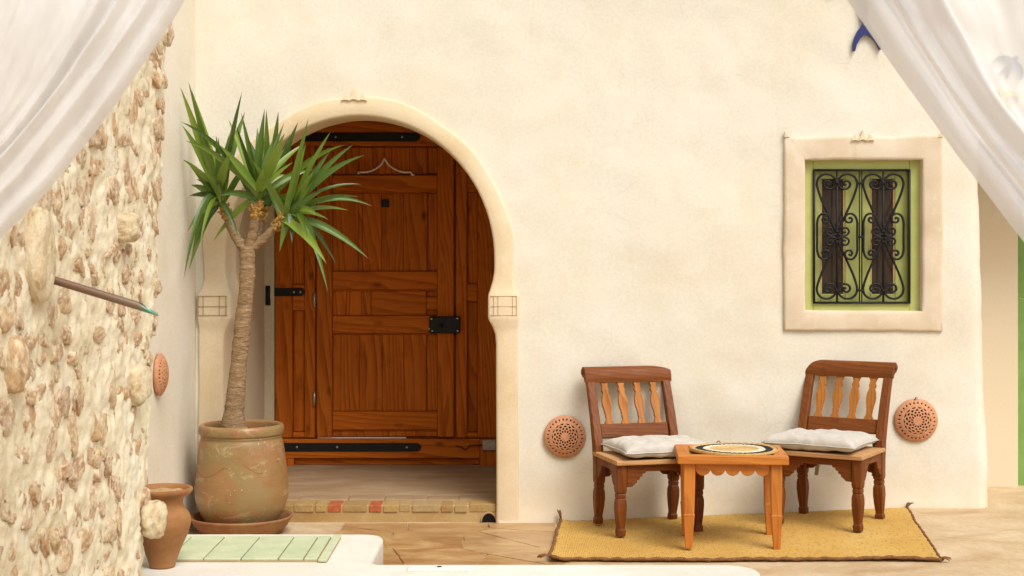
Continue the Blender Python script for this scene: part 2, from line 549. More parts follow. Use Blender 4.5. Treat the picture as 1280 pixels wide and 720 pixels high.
M['riser'] = plaster('ochre_step_render', (.33, .19, .065), (.40, .25, .095), (.48, .33, .15), stain=(.56, .43, .24), stain_amt=.4, bump=.4, scale=2)
M['brick_red'] = brick_mat('worn_red_brick', [(0, (.38, .085, .03)), (1, (.44, .11, .04))])

def copper():
    t = NT('aged_copper')
    sep = t.n('ShaderNodeSeparateXYZ'); t.l(t.tc.outputs['Object'], sep.inputs[0])
    n = t.noise(t.vec(), 22, 5, .7)
    h = t.math('ADD', sep.outputs[0], t.math('MULTIPLY', n, .10))
    c = t.ramp(h, [(.20, (.20, .115, .075)), (.375, (.22, .16, .11)), (.41, (.10, .32, .23))])
    return t.done(c, .38, t.bump(n, .2, .002), .6, .35)
M['copper'] = copper()

def leaf_mat():
    t = NT('yucca_leaf')
    rv = t.oi.outputs['Random']
    c = t.ramp(rv, [(0, (.022, .055, .008)), (.30, (.055, .115, .012)), (.6, (.125, .205, .018)), (1, (.23, .31, .035))])
    f = t.noise(t.vec((26, 26, 1.2), src=t.tc.outputs['Generated'], rnd=2.0), 2, 3, .6)
    c = t.mix(t.ramp(f, [(.4, 0), (.7, .4)]), c, (.20, .30, .06))
    at_ = t.n('ShaderNodeAttribute'); at_.attribute_name = 'along'
    c = t.mix(t.ramp(at_.outputs['Fac'], [(.0, .55), (.16, 0)]), c, (.34, .36, .12))
    tipn = t.math('ADD', at_.outputs['Fac'], t.math('MULTIPLY', t.math('SUBTRACT', t.math('FRACT', t.math('MULTIPLY', rv, 23.0)), .6), .12))
    c = t.mix(t.ramp(tipn, [(.93, 0), (.99, .9)]), c, (.20, .12, .04))
    t.done(c, .38, None, .5)
    tr = t.n('ShaderNodeBsdfTranslucent')
    t.l(t.mix(.5, c, (.25, .42, .06)), tr.inputs[0])
    ms = t.n('ShaderNodeMixShader'); ms.inputs[0].default_value = .22
    t.l(t.b.outputs[0], ms.inputs[1]); t.l(tr.outputs[0], ms.inputs[2])
    t.l(ms.outputs[0], t.out.inputs[0])
    return t.m
M['leaf'] = leaf_mat()
def bark(name, a, b, c3):
    t = NT(name)
    v = t.vec((1, 1, 3.2))
    n = t.noise(v, 18, 6, .75, .6)
    r2 = t.noise(t.vec((2.5, 2.5, 7)), 7, 5, .7, 1.2)
    c = t.ramp(n, [(.3, a), (.5, b), (.72, c3)])
    c = t.mix(t.ramp(r2, [(.5, 0), (.66, .45)]), c, tuple(x * .5 for x in a))
    bp = t.bump(n, 1, .012)
    bp = t.bump(r2, .8, .01, bp)
    return t.done(c, .85, bp, .2)
M['bark'] = bark('yucca_bark', (.20, .12, .055), (.33, .21, .11), (.50, .35, .20))
M['husk'] = bark('orange_leaf_husk', (.36, .18, .05), (.55, .30, .07), (.66, .42, .14))

def cloth(name, c0, c1, scale=300, bump=.25):
    t = NT(name)
    v = t.vec()
    n = t.noise(v, 14, 4, .6)
    c = t.ramp(n, [(.3, c0), (.7, c1)])
    wv = t.n('ShaderNodeTexWave'); wv.bands_direction = 'X'; wv.inputs['Scale'].default_value = scale / 6
    wv.inputs['Distortion'].default_value = 1; t.l(v, wv.inputs['Vector'])
    w2 = t.n('ShaderNodeTexWave'); w2.bands_direction = 'Y'; w2.inputs['Scale'].default_value = scale / 6
    w2.inputs['Distortion'].default_value = 1; t.l(v, w2.inputs['Vector'])
    h = t.math('ADD', wv.outputs['Fac'], w2.outputs['Fac'])
    b = t.bump(t.noise(v, 9, 5, .65), .5, .02)
    b = t.bump(h, bump, .001, b)
    return t.done(c, .9, b, .15, 0, .25)
M['cushion'] = cloth('pale_linen', (.47, .435, .375), (.56, .52, .455))
M['tie'] = NT('cotton_tape').done((.42, .39, .31), .9, None, .1)

def straw():
    t = NT('straw_weave')
    v = t.vec()
    wx = t.n('ShaderNodeTexWave'); wx.bands_direction = 'X'; wx.inputs['Scale'].default_value = 34
    wx.inputs['Distortion'].default_value = 2.5; wx.inputs['Detail'].default_value = 2; wx.inputs['Detail Scale'].default_value = 2
    t.l(v, wx.inputs['Vector'])
    wy = t.n('ShaderNodeTexWave'); wy.bands_direction = 'Y'; wy.inputs['Scale'].default_value = 22
    wy.inputs['Distortion'].default_value = 3.5; wy.inputs['Detail'].default_value = 2
    t.l(v, wy.inputs['Vector'])
    fl = t.noise(t.vec((30, 9, 1)), 2.4, 4, .7)
    big = t.noise(v, 2.2, 4, .6)
    c = t.ramp(big, [(.3, (.62, .35, .075)), (.55, (.72, .44, .11)), (.75, (.78, .52, .16))])
    c = t.mix(t.ramp(fl, [(.53, 0), (.66, .75)]), c, (.36, .19, .045))
    c = t.mix(t.math('MULTIPLY', t.ramp(wy.outputs['Fac'], [(.0, 1), (.40, 0)]), .6), c, (.40, .22, .05))
    c = t.mix(t.math('MULTIPLY', t.ramp(wx.outputs['Fac'], [(.0, 1), (.30, 0)]), .45), c, (.32, .18, .05))
    h = t.math('ADD', t.math('MULTIPLY', wy.outputs['Fac'], 1.0), t.math('MULTIPLY', wx.outputs['Fac'], .6))
    b = t.bump(h, .7, .004)
    b = t.bump(fl, .4, .003, b)
    return t.done(c, .8, b, .25)
M['straw'] = straw()
def fibre(name, a, b_, sc=40):
    t = NT(name)
    n = t.noise(t.vec(), sc, 5, .7)
    return t.done(t.ramp(n, [(.3, a), (.7, b_)]), .85, t.bump(n, .6, .004), .2)
M['rug_cord'] = fibre('brown_edge_cord', (.13, .055, .02), (.28, .13, .05), 90)
M['raffia'] = fibre('natural_raffia', (.46, .29, .11), (.62, .43, .20))
M['raffia_black'] = fibre('black_raffia', (.012, .012, .016), (.035, .033, .035))
M['raffia_white'] = fibre('cream_raffia', (.62, .53, .38), (.76, .68, .53))
M['raffia_rim'] = fibre('rim_raffia', (.40, .23, .07), (.54, .34, .12))

def sheer():
    t = NT('sheer_white_voile')
    v = t.vec()
    n = t.noise(v, 3, 3, .5)
    c = t.ramp(n, [(.3, (.85, .845, .85)), (.7, (.91, .905, .91))])
    df = t.n('ShaderNodeBsdfDiffuse'); t.l(c, df.inputs[0])
    tl = t.n('ShaderNodeBsdfTranslucent'); t.l(c, tl.inputs[0])
    m1 = t.n('ShaderNodeMixShader'); m1.inputs[0].default_value = .28
    t.l(df.outputs[0], m1.inputs[1]); t.l(tl.outputs[0], m1.inputs[2])
    tp = t.n('ShaderNodeBsdfTransparent')
    m2 = t.n('ShaderNodeMixShader'); m2.inputs[0].default_value = .31
    t.l(m1.outputs[0], m2.inputs[1]); t.l(tp.outputs[0], m2.inputs[2])
    t.l(m2.outputs[0], t.out.inputs[0])
    return t.m
M['sheer'] = sheer()

def glaze(name, c):
    t = NT(name)
    n = t.noise(t.vec(), 14, 4, .6)
    return t.done(t.ramp(n, [(.3, tuple(x * .75 for x in c)), (.7, c)]), .25, None, .6)
M['blue'] = glaze('blue_glaze', (.016, .022, .15))
M['navy'] = glaze('slate_blue_glaze', (.02, .02, .05))
M['red'] = glaze('orange_glaze', (.85, .13, .05))
M['yellow'] = glaze('yellow_glaze', (.70, .58, .05))
M['cream_wood'] = plaster('cream_painted_post', (.58, .48, .31), (.64, .54, .37), (.68, .59, .42), stain_amt=.1, bump=.08)
M['slit_light'] = NT('pale_slit_light').done((.92, .80, .70), .4, None, .5)  # bright colour standing for daylight through gaps in the door
M['dark'] = NT('opening_shade').done((.012, .009, .007), .9, None, .1)  # near-black colour standing for shade in the drain and the room
M['tile_white'] = NT('white_cover').done((.82, .80, .76), .4, None, .4)

# ================================================================== THE SETTING
# ---- ground: one sheet, falling gently to the drain
xs = [-60, -25, -12, -6, -4] + [-3 + i * .1 for i in range(81)] + [6, 8, 12, 25, 60]
ys = [-60, -30, -18, -12, -9] + [-7 + i * .1 for i in range(96)] + [4, 8, 20, 60]
gv, gf = [], []
for j, y in enumerate(ys):
    for i, x in enumerate(xs):
        z = ground_h(x, y)
        if -7 <= y <= 2.5 and -3 <= x <= 5:
            z += .004 * nz(x * 1.7, y * 1.7, 3.1, 3)
        if -1.0 < x < .28 and -1.35 < y < .0: z -= .012      # bed of the flagstones
        gv.append((x, y, z))
nx = len(xs)
for j in range(len(ys) - 1):
    for i in range(nx - 1):
        gf.append((j * nx + i, j * nx + i + 1, (j + 1) * nx + i + 1, (j + 1) * nx + i))
ground = obj('ground', gv, gf, M['ground'], smooth=True)
setp(ground, 'worn sandy stone floor of the courtyard', 'ground', kind='structure')

# flagstones between the doorway and the rug
def clip(poly, p, n):
    out = []
    for i in range(len(poly)):
        a, b = poly[i], poly[(i + 1) % len(poly)]
        da, db = (a - p).dot(n), (b - p).dot(n)
        if da <= 0: out.append(a)
        if (da < 0 < db) or (db < 0 < da): out.append(a + (b - a) * (da / (da - db)))
    return out
fr = random.Random(12)
X0, X1, Y0, Y1 = -.98, .27, -1.32, -.02
seeds = [Vector((X0 + (i + .5 + fr.uniform(-.38, .38)) * (X1 - X0) / 3, Y0 + (j + .5 + fr.uniform(-.36, .36)) * (Y1 - Y0) / 5)) for i in range(3) for j in range(5)]
jb = obj('joint_bed', [(X0, Y0, -.006), (X1, Y0, -.006), (X1, Y1, -.006), (X0, Y1, -.006)], [(0, 1, 2, 3)], M['joint'], ground)
for s in seeds:
    poly = [Vector((X0, Y0)), Vector((X1, Y0)), Vector((X1, Y1)), Vector((X0, Y1))]
    for q in seeds:
        if q is s: continue
        n = (q - s).normalized()
        poly = clip(poly, (q + s) / 2 - n * .002, n)
        if not poly: break
    if len(poly) < 3: continue
    # uneven edges
    pts = []
    for i in range(len(poly)):
        a, b = poly[i], poly[(i + 1) % len(poly)]
        for k in range(4):
            t = k / 4
            p = a.lerp(b, t)
            if k:
                d = (b - a); pn = Vector((-d.y, d.x)).normalized()
                p = p + pn * nz(p.x * 9, p.y * 9, 5.5, 2) * .010
            pts.append(p)
    c = sum(pts, Vector((0, 0))) / len(pts)
    bm = bmesh.new()
    f = bm.faces.new([bm.verts.new((p.x - c.x, p.y - c.y, -.012)) for p in pts])
    r = bmesh.ops.extrude_face_region(bm, geom=[f])
    top = [e for e in r['geom'] if isinstance(e, bmesh.types.BMVert)]
    bmesh.ops.translate(bm, verts=top, vec=(0, 0, .014 + fr.uniform(-.002, .002)))
    bmesh.ops.recalc_face_normals(bm, faces=bm.faces)
    tf = [f for f in bm.faces if f.normal.z > .9]
    bmesh.ops.bevel(bm, geom=[e for f in tf for e in f.edges], offset=.0025, segments=2, affect='EDGES')
    link('flagstone', bm_mesh('flagstone', bm), M['flag'], ground, (c.x, c.y, ground_h(c.x, c.y)))

# ---- main house front
house = empty('house')
setp(house, 'cream plastered house front with an arched doorway and a green barred window', 'house')

# arch geometry in the wall plane (photo pixels -> metres)
ACX, SPR = 450.0, 325.0
def arch_pts():
    inner, outer = [], []
    # right half, from the floor up; (inner x, outer x, row)
    col = [(620, 651, 668), (620, 650, 652), (620.5, 648, 630), (620.5, 648, 560), (620, 647, 480), (620, 647, 430), (619, 647, 418), (615.5, 647.3, 408), (611, 648, 400), (610, 648.5, 396), (610, 648.5, 384), (610, 648.5, 372), (610.5, 648, 368), (612.5, 644, 362), (616, 641, 350), (617.5, 640.5, 340), (618, 641, 328)]
    for a, b, y in col:
        inner.append((a, y)); outer.append((b, y))
    n = 44
    for i in range(1, n):
        a = math.pi * i / n
        inner.append((ACX + 168 * math.cos(a), SPR - 180 * math.sin(a)))
        wv = 1.6 * math.sin(a * 5 + .6) + 1.0 * math.sin(a * 11)
        outer.append((447 + (194 + wv) * math.cos(a), SPR - (203 + wv) * math.sin(a)))
    for a, b, y in reversed(col):
        inner.append((2 * ACX - a, y)); outer.append((max(2 * 448 - b, 246), y))
    return [W(*p) for p in inner], [W(*p) for p in outer]
AIN, AOUT = arch_pts()
JAMB = .33

def in_arch(x, z, grow=0.0):
    px, py = 640 + x * F_PX / DIST, HOR - (z - EYE) * F_PX / DIST
    g = grow * F_PX / DIST
    if py > SPR: return abs(px - ACX) < 168 + g
    return ((px - ACX) / (168 + g)) ** 2 + ((py - SPR) / (180 + g)) ** 2 < 1

WX0, WZ0 = W(1006, 388); WX1, WZ1 = W(1152, 200)      # window opening
SX0, SZ0 = W(980, 413); SX1, SZ1 = W(1177, 171)       # plaster surround

def right_edge(z):
    return 2.745 + .05 * smooth01((1.9 - z) / 1.7) + .012 * nz(z * 2.3, 4.4, 0, 3) + .02 * math.exp(-((z - 1.35) / .12) ** 2) * 0.6

LZ = 2.22
def wall_y(x, z):
    return -.012 * nz(x * 1.1, z * 1.1, 8.0, 3) - .007 * nz(x * 3.2, z * 3.2, 2.0, 3)
nxw, nzw = 134, 106
wv_, wf_ = [], []
wx_min, wz_min, wz_max = -1.86, -.12, 3.6
for j in range(nzw):
    z = wz_min + (wz_max - wz_min) * j / (nzw - 1)
    rx = right_edge(z)
    for i in range(nxw):
        x = wx_min + (rx - wx_min) * i / (nxw - 1)
        y = wall_y(x, z)
        y -= .03 * math.exp(-max(0, z - ground_h(x, 0)) / .06)          # plaster swells at the foot
        e = (rx - x)
        if e < .09 and z < LZ: y += .05 * (1 - math.sqrt(max(0, 1 - ((.09 - e) / .09) ** 2)))   # rounded corner
        wv_.append((x, y, z))
for j in range(nzw - 1):
    for i in range(nxw - 1):
        q = [j * nxw + i, j * nxw + i + 1, (j + 1) * nxw + i + 1, (j + 1) * nxw + i]
        cs = [wv_[k] for k in q]
        if all(in_arch(c[0], c[2], .055) for c in cs): continue
        if all(WX0 - .05 < c[0] < WX1 + .05 and WZ0 - .05 < c[2] < WZ1 + .05 for c in cs): continue
        wf_.append(tuple(q))
# return of the wall at its right end
base = len(wv_)
for k, dy in enumerate((.12, .4, .8)):
    for j in range(nzw):
        x, y, z = wv_[j * nxw + nxw - 1]
        wv_.append((x + (.012 if k == 0 else .016), y + dy, z))
for j in range(nzw - 1):
    prev = [j * nxw + nxw - 1, (j + 1) * nxw + nxw - 1]
    for k in range(3):
        cur = [base + k * nzw + j, base + k * nzw + j + 1]
        wf_.append((prev[0], cur[0], cur[1], prev[1]))
        prev = cur
wall = obj('wall', wv_, wf_, M['wall'], house, smooth=True)

# right-hand recess: lintel over it and the back wall with the green door
lv, lf = [], []
for j in range(31):
    z = LZ + (3.6 - LZ) * j / 30
    for i in range(41):
        x = right_edge(z) + (5.2 - right_edge(z)) * i / 40
        lv.append((x, wall_y(x, z), z))
for j in range(30):
    for i in range(40):
        q = j * 41 + i
        lf.append((q, q + 1, q + 42, q + 41))
obj('lintel', lv, lf, M['wall'], house, smooth=True)
box('soffit', (2.76 + 1.22, .42, LZ + .06), (2.44, .84, .1), M['wall'], house, .0)
gx = at(1273, 600, 9.66).x
box('recess_wall', ((2.6 + gx) / 2, .86, 1.75), (gx - 2.6, .2, 3.7), M['wall'], house, .008)
gd = box('green_door', (gx + .55, .87, 1.2), (1.1, .06, 2.3), M['green_door'], house, .004)
gd['label'] = 'leaf green painted door in the right hand recess'
for k in range(5):
    box('board', (-.44 + k * .22, -.04, 0), (.212, .03, 2.26), M['green_door'], gd, .004)

# arch surround: band lofted round the opening, wrapping into the jamb
prof = []
nA = len(AIN)
av, af = [], []
cx0, cz0 = W(ACX, SPR)
for i in range(nA):
    (ix, iz), (ox, oz) = AIN[i], AOUT[i]
    dx, dz = ox - ix, oz - iz
    L = math.hypot(dx, dz); ux, uz = dx / L, dz / L
    ww = .004 * nz(ix * 3, iz * 3, 7.7, 2)
    cap_ = 1.0
    py = HOR - (iz - EYE) * F_PX / DIST
    f0 = -.022 - (.012 if 366 < py < 402 else 0) + ww
    sec = [(ox + ux * .004, oz + uz * .004, .03), (ox, oz, f0 + .012), (ox - ux * .003, oz - uz * .003, f0 + .002), (ox - ux * .010, oz - uz * .010, f0),
           (ix + dx * .5, iz + dz * .5, f0 - .002), (ix + ux * .014, iz + uz * .014, f0 + .001), (ix + ux * .004, iz + uz * .004, f0 + .006), (ix, iz, f0 + .016), (ix, iz, .12), (ix, iz, JAMB)]
    m = len(sec)
    for x, z, y in sec: av.append((x, y, z))
for i in range(nA - 1):
    for k in range(m - 1):
        af.append((i * m + k, (i + 1) * m + k, (i + 1) * m + k + 1, i * m + k + 1))
arch = obj('arch_surround', av, af, M['band'], house, smooth=True)
# scored grid on the two capitals: raised strips, groove shade put in their colour
def scored(x0, x1, cols):
    for yy in (370, 383, 394):
        a = at((x0 + x1) / 2, yy, DIST)
        box('groove_shade', (a.x, -.0372, a.z), ((x1 - x0) / F_PX * DIST, .003, .0035), M['scored'], arch, 0)
    for c in cols:
        a = at(c, 382, DIST)
        box('groove_shade', (a.x, -.0372, a.z), (.0035, .003, 24 / F_PX * DIST), M['scored'], arch, 0)
scored(613, 646, (617, 622.5, 640.5, 645.5))
scored(249, 285, (249.5, 255.5, 275.5, 284))

# merlon crest ornaments
def crest(px, py, w, parent):
    x, z = W(px, py)
    k = F_PX / DIST
    for dx, h, ww in ((-.30, .55, .30), (0, 1.0, .30), (.30, .6, .30)):
        W_ = w * ww / k / 2; H = w * .40 * h / k
        prism('crest_point', [(-W_, 0), (-W_ * .55, H * .45), (0, H), (W_ * .55, H * .45), (W_, 0), (W_ * .3, H * .12), (-W_ * .3, H * .12)], -.03, .0, M['band'], parent, (x + dx * w / k, -.006, z - .016))
crest(443, 123, 36, arch)

# passage behind the arch
PX0, PX1 = -1.712, -.045
PTOP, PB = 2.56, 1.72
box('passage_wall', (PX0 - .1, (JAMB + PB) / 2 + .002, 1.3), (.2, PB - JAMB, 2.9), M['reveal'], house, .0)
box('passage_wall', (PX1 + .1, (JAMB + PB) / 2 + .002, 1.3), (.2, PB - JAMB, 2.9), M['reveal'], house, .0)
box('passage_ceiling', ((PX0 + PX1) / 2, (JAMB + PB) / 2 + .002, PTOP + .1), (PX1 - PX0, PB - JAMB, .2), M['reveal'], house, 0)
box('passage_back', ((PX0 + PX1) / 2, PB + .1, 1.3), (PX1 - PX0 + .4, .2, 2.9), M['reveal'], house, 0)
# spandrel behind the wall so no light leaks over the jamb
bm = bmesh.new()
v_o = [bm.verts.new((x, JAMB, z)) for x, z in AIN]
for i in range(nA - 1):
    x0, z0 = AIN[i]; x1, z1 = AIN[i + 1]
    e0, e1 = [], []
    def out(x, z):
        ang = math.atan2(z - 1.4, x - cx0)
        k = 3.0
        return (cx0 + math.cos(ang) * k, z if z < 1.4 else 1.4 + math.sin(ang) * k)
    a, b = out(x0, z0), out(x1, z1)
    bm.faces.new([v_o[i], v_o[i + 1], bm.verts.new((max(-2.2, min(.4, b[0])), JAMB, b[1])), bm.verts.new((max(-2.2, min(.4, a[0])), JAMB, a[1]))])
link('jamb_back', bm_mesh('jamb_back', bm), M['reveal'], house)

# ---- doorway step with a worn brick nosing
STEPZ = .105
step = setp(empty('doorstep'), 'low worn doorstep of concrete with a brick nosing in the archway', 'doorstep', kind='structure')
SXL, SXR = -1.69, -.088
slab = box('slab', ((SXL + SXR) / 2, (.36 + 1.72) / 2, STEPZ / 2 - .05), (SXR - SXL + .1, 1.36, STEPZ + .1), M['slab'], step, .004)
riser = box('riser', ((SXL + SXR) / 2, .022 + .16, (STEPZ - .006) / 2 - .05), (SXR - SXL, .33, STEPZ - .006 + .1), M['riser'], step, .006)
widths = [40, 26, 20, 30, 20, 18, 22, 32, 14, 20, 24, 36, 18, 20, 37]
widths = [58, 22, 16, 30, 17, 21, 36, 20, 22, 18, 40, 19, 20, 40]
tot = sum(widths); xk = SXL
for i, wdt in enumerate(widths):
    bw = (SXR - SXL) * wdt / tot
    dz = fr.uniform(-.004, .003)
    hgt = .044 + fr.uniform(-.004, .004)
    red = i in (5, 7)
    o = box('brick', (xk + bw / 2, .009 + .085 + fr.uniform(-.004, .002), STEPZ - .046 + hgt / 2 + .001 + dz * .5), (bw - .012, .165, hgt), M['brick_red' if red else 'brick'], step, .006, (0, 0, fr.uniform(-.012, .012)), 2)
    xk += bw
xk = SXL
for i, wdt in enumerate([50, 34, 60, 44, 52, 38, 47]):
    bw = (SXR - SXL) * wdt / 325
    box('paver', (xk + bw / 2, .275, STEPZ - .022 + fr.uniform(-.002, .002)), (bw - .007, .165, .045), M['slab'], step, .006, (0, 0, 0), 2)
    xk += bw
# drain hole at the end of the step
dp = []
for k in range(13):
    a = math.pi * k / 12
    dp.append((.046 * math.cos(a), .052 * math.sin(a) ** .8 if 0 < k < 12 else 0))
dx_, dz_ = W(611, 655)
# solid plug in the step's foot, hole shade in its colour, mortar lip round
prism('drain_shade', dp, -.002, .06, M['dark'], step, (dx_, .018, -.001))
lip = []
for k in range(13):
    a = math.pi * k / 12
    lip.append((dx_ + .047 * math.cos(a), (.016), .058 * math.sin(a)))
tube('drain_lip', lip, .007, M['brick'], step, 6)

# ---- the pine double door with its wicket
YD = at(0, 0, 10.54).y           # door plane
KD = 10.54 / F_PX
def DX(px): return (px - 640) * KD
def DZ(py): return EYE - (py - HOR) * KD
door = box('door', (0, 0, 0), (1, 1, 1), M['pine_v'], house, 0)
bpy.data.meshes.remove(door.data) if False else None
me = box_mesh('door', DX(621) - DX(344), .03, DZ(157) - DZ(578), .002)
me.materials.append(M['pine_v'])
old = door.data; door.data = me; bpy.data.meshes.remove(old)
door.location = ((DX(344) + DX(621)) / 2, YD + .055, (DZ(157) + DZ(578)) / 2)
DO = Vector(door.location)
def dpc(name, x0, y0, x1, y1, th, mat, front=0.0, bev=.004):
    """a piece of the door between photo rows/columns; front = how far its face stands off the door plane"""
    c = Vector(((DX(x0) + DX(x1)) / 2, YD - front + th / 2, (DZ(y0) + DZ(y1)) / 2)) - DO
    return box(name, c, (abs(DX(x1) - DX(x0)) - .0015, th, abs(DZ(y0) - DZ(y1)) - .0015), M[mat] if isinstance(mat, str) else mat, door, bev)
dpc('top_rail', 344, 152, 621, 183, .05, 'pine_h', .018)
# side lights: stile, recessed slot, stile
dpc('stile', 344, 183, 366, 547, .05, 'pine_v', .016)
dpc('stile', 381, 183, 394.5, 547, .05, 'pine_v', .016)
for a, b in ((183, 218), (240, 356), (388, 540)):
    dpc('slot_board', 366, a, 381, b, .02, 'pine_v', -.018)
for a, b in ((218, 240), (356, 388)):
    dpc('rail', 366, a, 381, b, .045, 'pine_h', .012)
dpc('stile', 570, 183, 584, 547, .05, 'pine_v', .016)
dpc('stile', 597, 183, 621, 547, .05, 'pine_v', .016)
for a, b in ((183, 218), (240, 355), (377, 540)):
    dpc('slot_board', 584, a, 597, b, .02, 'pine_v', -.018)
for a, b in ((218, 240), (355, 377), (540, 547)):
    dpc('rail', 584, a, 597, b, .045, 'pine_h', .012)
dpc('rail', 366, 540, 381, 547, .045, 'pine_h', .012)
# wicket
dpc('wicket_stile', 396, 184, 416, 546, .05, 'pine_v', .024)
dpc('wicket_stile', 547, 184, 567.5, 546, .05, 'pine_v', .024)
for a, b in ((219, 240), (339, 362), (394.5, 416.5), (514, 537)):
    dpc('wicket_rail', 416, a, 547, b, .045, 'pine_h', .020)
    # fillet under each rail
    dpc('moulding', 416.5, b, 546.5, b + 1.6, .02, 'pine_h', .006, .002)
def panel(y0, y1, cuts, mat='pine_v'):
    for a, b in zip(cuts, cuts[1:]):
        dpc('panel_board', a, y0, b, y1, .02, mat, .001 + fr.uniform(-.002, .002), .003)
panel(184, 218, [416, 432, 449, 466, 490, 512, 534])
dpc('panel_board', 534, 184, 547, 218, .02, 'pine_v', -.02)
panel(241.6, 339, [416, 448, 453, 477, 504, 534])
dpc('panel_board', 534, 241.6, 547, 339, .02, 'pine_v', -.012)
panel(363.6, 394.5, [416, 433, 452, 464])
dpc('panel_board', 464, 363.6, 533, 394.5, .02, 'pine_h', .004)
dpc('panel_board', 533, 371, 547, 387, .02, 'pine_h', .004)
dpc('panel_board', 533, 363.6, 547, 371, .02, 'pine_v', -.02)
dpc('panel_board', 533, 387, 547, 394.5, .02, 'pine_v', -.02)
panel(418, 514, [416, 449, 478, 505, 533])
dpc('panel_board', 533, 418, 547, 514, .02, 'pine_v', -.010)
panel(538.5, 545.5, [416, 450, 486, 520, 547])
dpc('daylight_strip', 397, 546.3, 508, 547.8, .02, 'slit_light', .010, 0)  # pale strip standing in for daylight seeping under the wicket
# foot
dpc('bottom_rail', 344, 548, 600, 572.5, .055, 'pine_h', .026)
dpc('foot_block', 600, 548, 621, 582, .055, 'pine_v', .028)
dpc('foot_block', 344, 572.5, 368, 582, .055, 'pine_v', .024)
dpc('kick_board', 368, 573, 600, 581.5, .02, 'pine_h', -.016)
# ironwork
def strap(x0, x1, y0, y1, rivets, front, tip=1, fl=0):
    c = ((DX(x0) + DX(x1)) / 2, (DZ(y0) + DZ(y1)) / 2)
    hw, hh = (DX(x1) - DX(x0)) / 2, (DZ(y0) - DZ(y1)) / 2
    e = hw - hh * 1.0
    if tip > 0: pts = [(-hw, -hh), (e, -hh), (e + hh * .7, -hh * .6), (hw, 0), (e + hh * .7, hh * .6), (e, hh), (-hw, hh)]
    else: pts = [(-hw, -hh), (hw, -hh), (hw, hh), (-hw, hh)]
    o = prism('hinge_strap', pts, 0, .008, M['iron'], door, (c[0] - DO.x, YD - front - .008 - DO.y, c[1] - DO.z), bev=.0015)
    for rx in rivets:
        b = bmesh.new(); bmesh.ops.create_uvsphere(b, u_segments=8, v_segments=5, radius=.0085)
        bmesh.ops.scale(b, vec=(1, .5, 1), verts=b.verts)
        link('rivet', bm_mesh('rivet', b), M['zinc'], door, (DX(rx) - DO.x, YD - front - .009 - DO.y, c[1] - DO.z), smooth=True)
strap(350, 526, 166, 177, (420, 503), .018)
strap(345, 527, 553, 563.5, (422, 509, 372), .026)
strap(338, 382, 360, 370, (368, 376), .016)
tube('pintle', [(DX(336) - DO.x, YD - .04 - DO.y, DZ(357) - DO.z), (DX(336) - DO.x, YD - .04 - DO.y, DZ(381) - DO.z)], .017, M['iron'], door, 10)
box('pintle_bracket', (DX(337.5) - DO.x, YD - .04 - DO.y, DZ(377) - DO.z), (.02, .03, .05), M['iron'], door, .004)
for yy in (375, 498):
    tube('wicket_hinge', [(DX(393.5) - DO.x, YD - .026 - DO.y, DZ(yy - 9) - DO.z), (DX(393.5) - DO.x, YD - .026 - DO.y, DZ(yy + 9) - DO.z)], .010, M['zinc'], door, 8)
lb = dpc('lock_box', 537, 395, 575.5, 416, .05, 'iron', .07, .005)
for lx, ly in ((540, 398), (572, 397.5), (572.5, 413), (541, 413)):
    dpc('lock_screw', lx - 1.2, ly - 1.2, lx + 1.2, ly + 1.2, .006, 'zinc', .073, .002)
tube('lock_knob', [(DX(552) - DO.x, YD - .10 - DO.y, DZ(406) - DO.z), (DX(552) - DO.x, YD - .06 - DO.y, DZ(406) - DO.z)], .013, M['iron'], door, 10)
dpc('latch_pin', 536, 409, 538.5, 411.5, .02, 'zinc', .08, .003)
dpc('door_knocker_plate', 476.5, 249.5, 486.5, 259, .025, 'iron', .024, .003)
dpc('hasp', 603, 549, 620, 562, .02, 'zinc', .046, .003)
hk = [(570, 556), (575, 557.5), (583, 561), (587, 556), (592, 555.5), (606, 555.5)]
tube('hasp_hook', [(DX(a) - DO.x, YD - .040 - DO.y, DZ(b) - DO.z) for a, b in hk], .004, M['iron'], door, 6)
box('door_post', ((DX(331) + DX(343.5)) / 2, YD + .02, 1.3), (DX(343.5) - DX(331), .12, 2.5), M['cream_wood'], house, .004)

# pale ogee tube on the upper door, standing in for daylight through a slit
og = spline([(448, 218), (449, 215.5)], 2) + spline([(449, 215.5), (458, 215.5), (468, 212.5), (477, 206), (481, 198.5)], 12) + spline([(481.4, 198.5), (486, 206), (495, 212.5), (505, 215.5), (514.5, 215.5)], 12) + spline([(514.5, 215.5), (515, 218.5), (518.5, 219)], 3)
ogee = tube('ogee_slit_light', [(DX(p.x), YD - .034, DZ(p.y)) for p in og], .0068, M['slit_light'], None, 6)
setp(ogee, 'thin pale ogee line on the upper door panel, standing in for daylight through a slit', 'light slit')

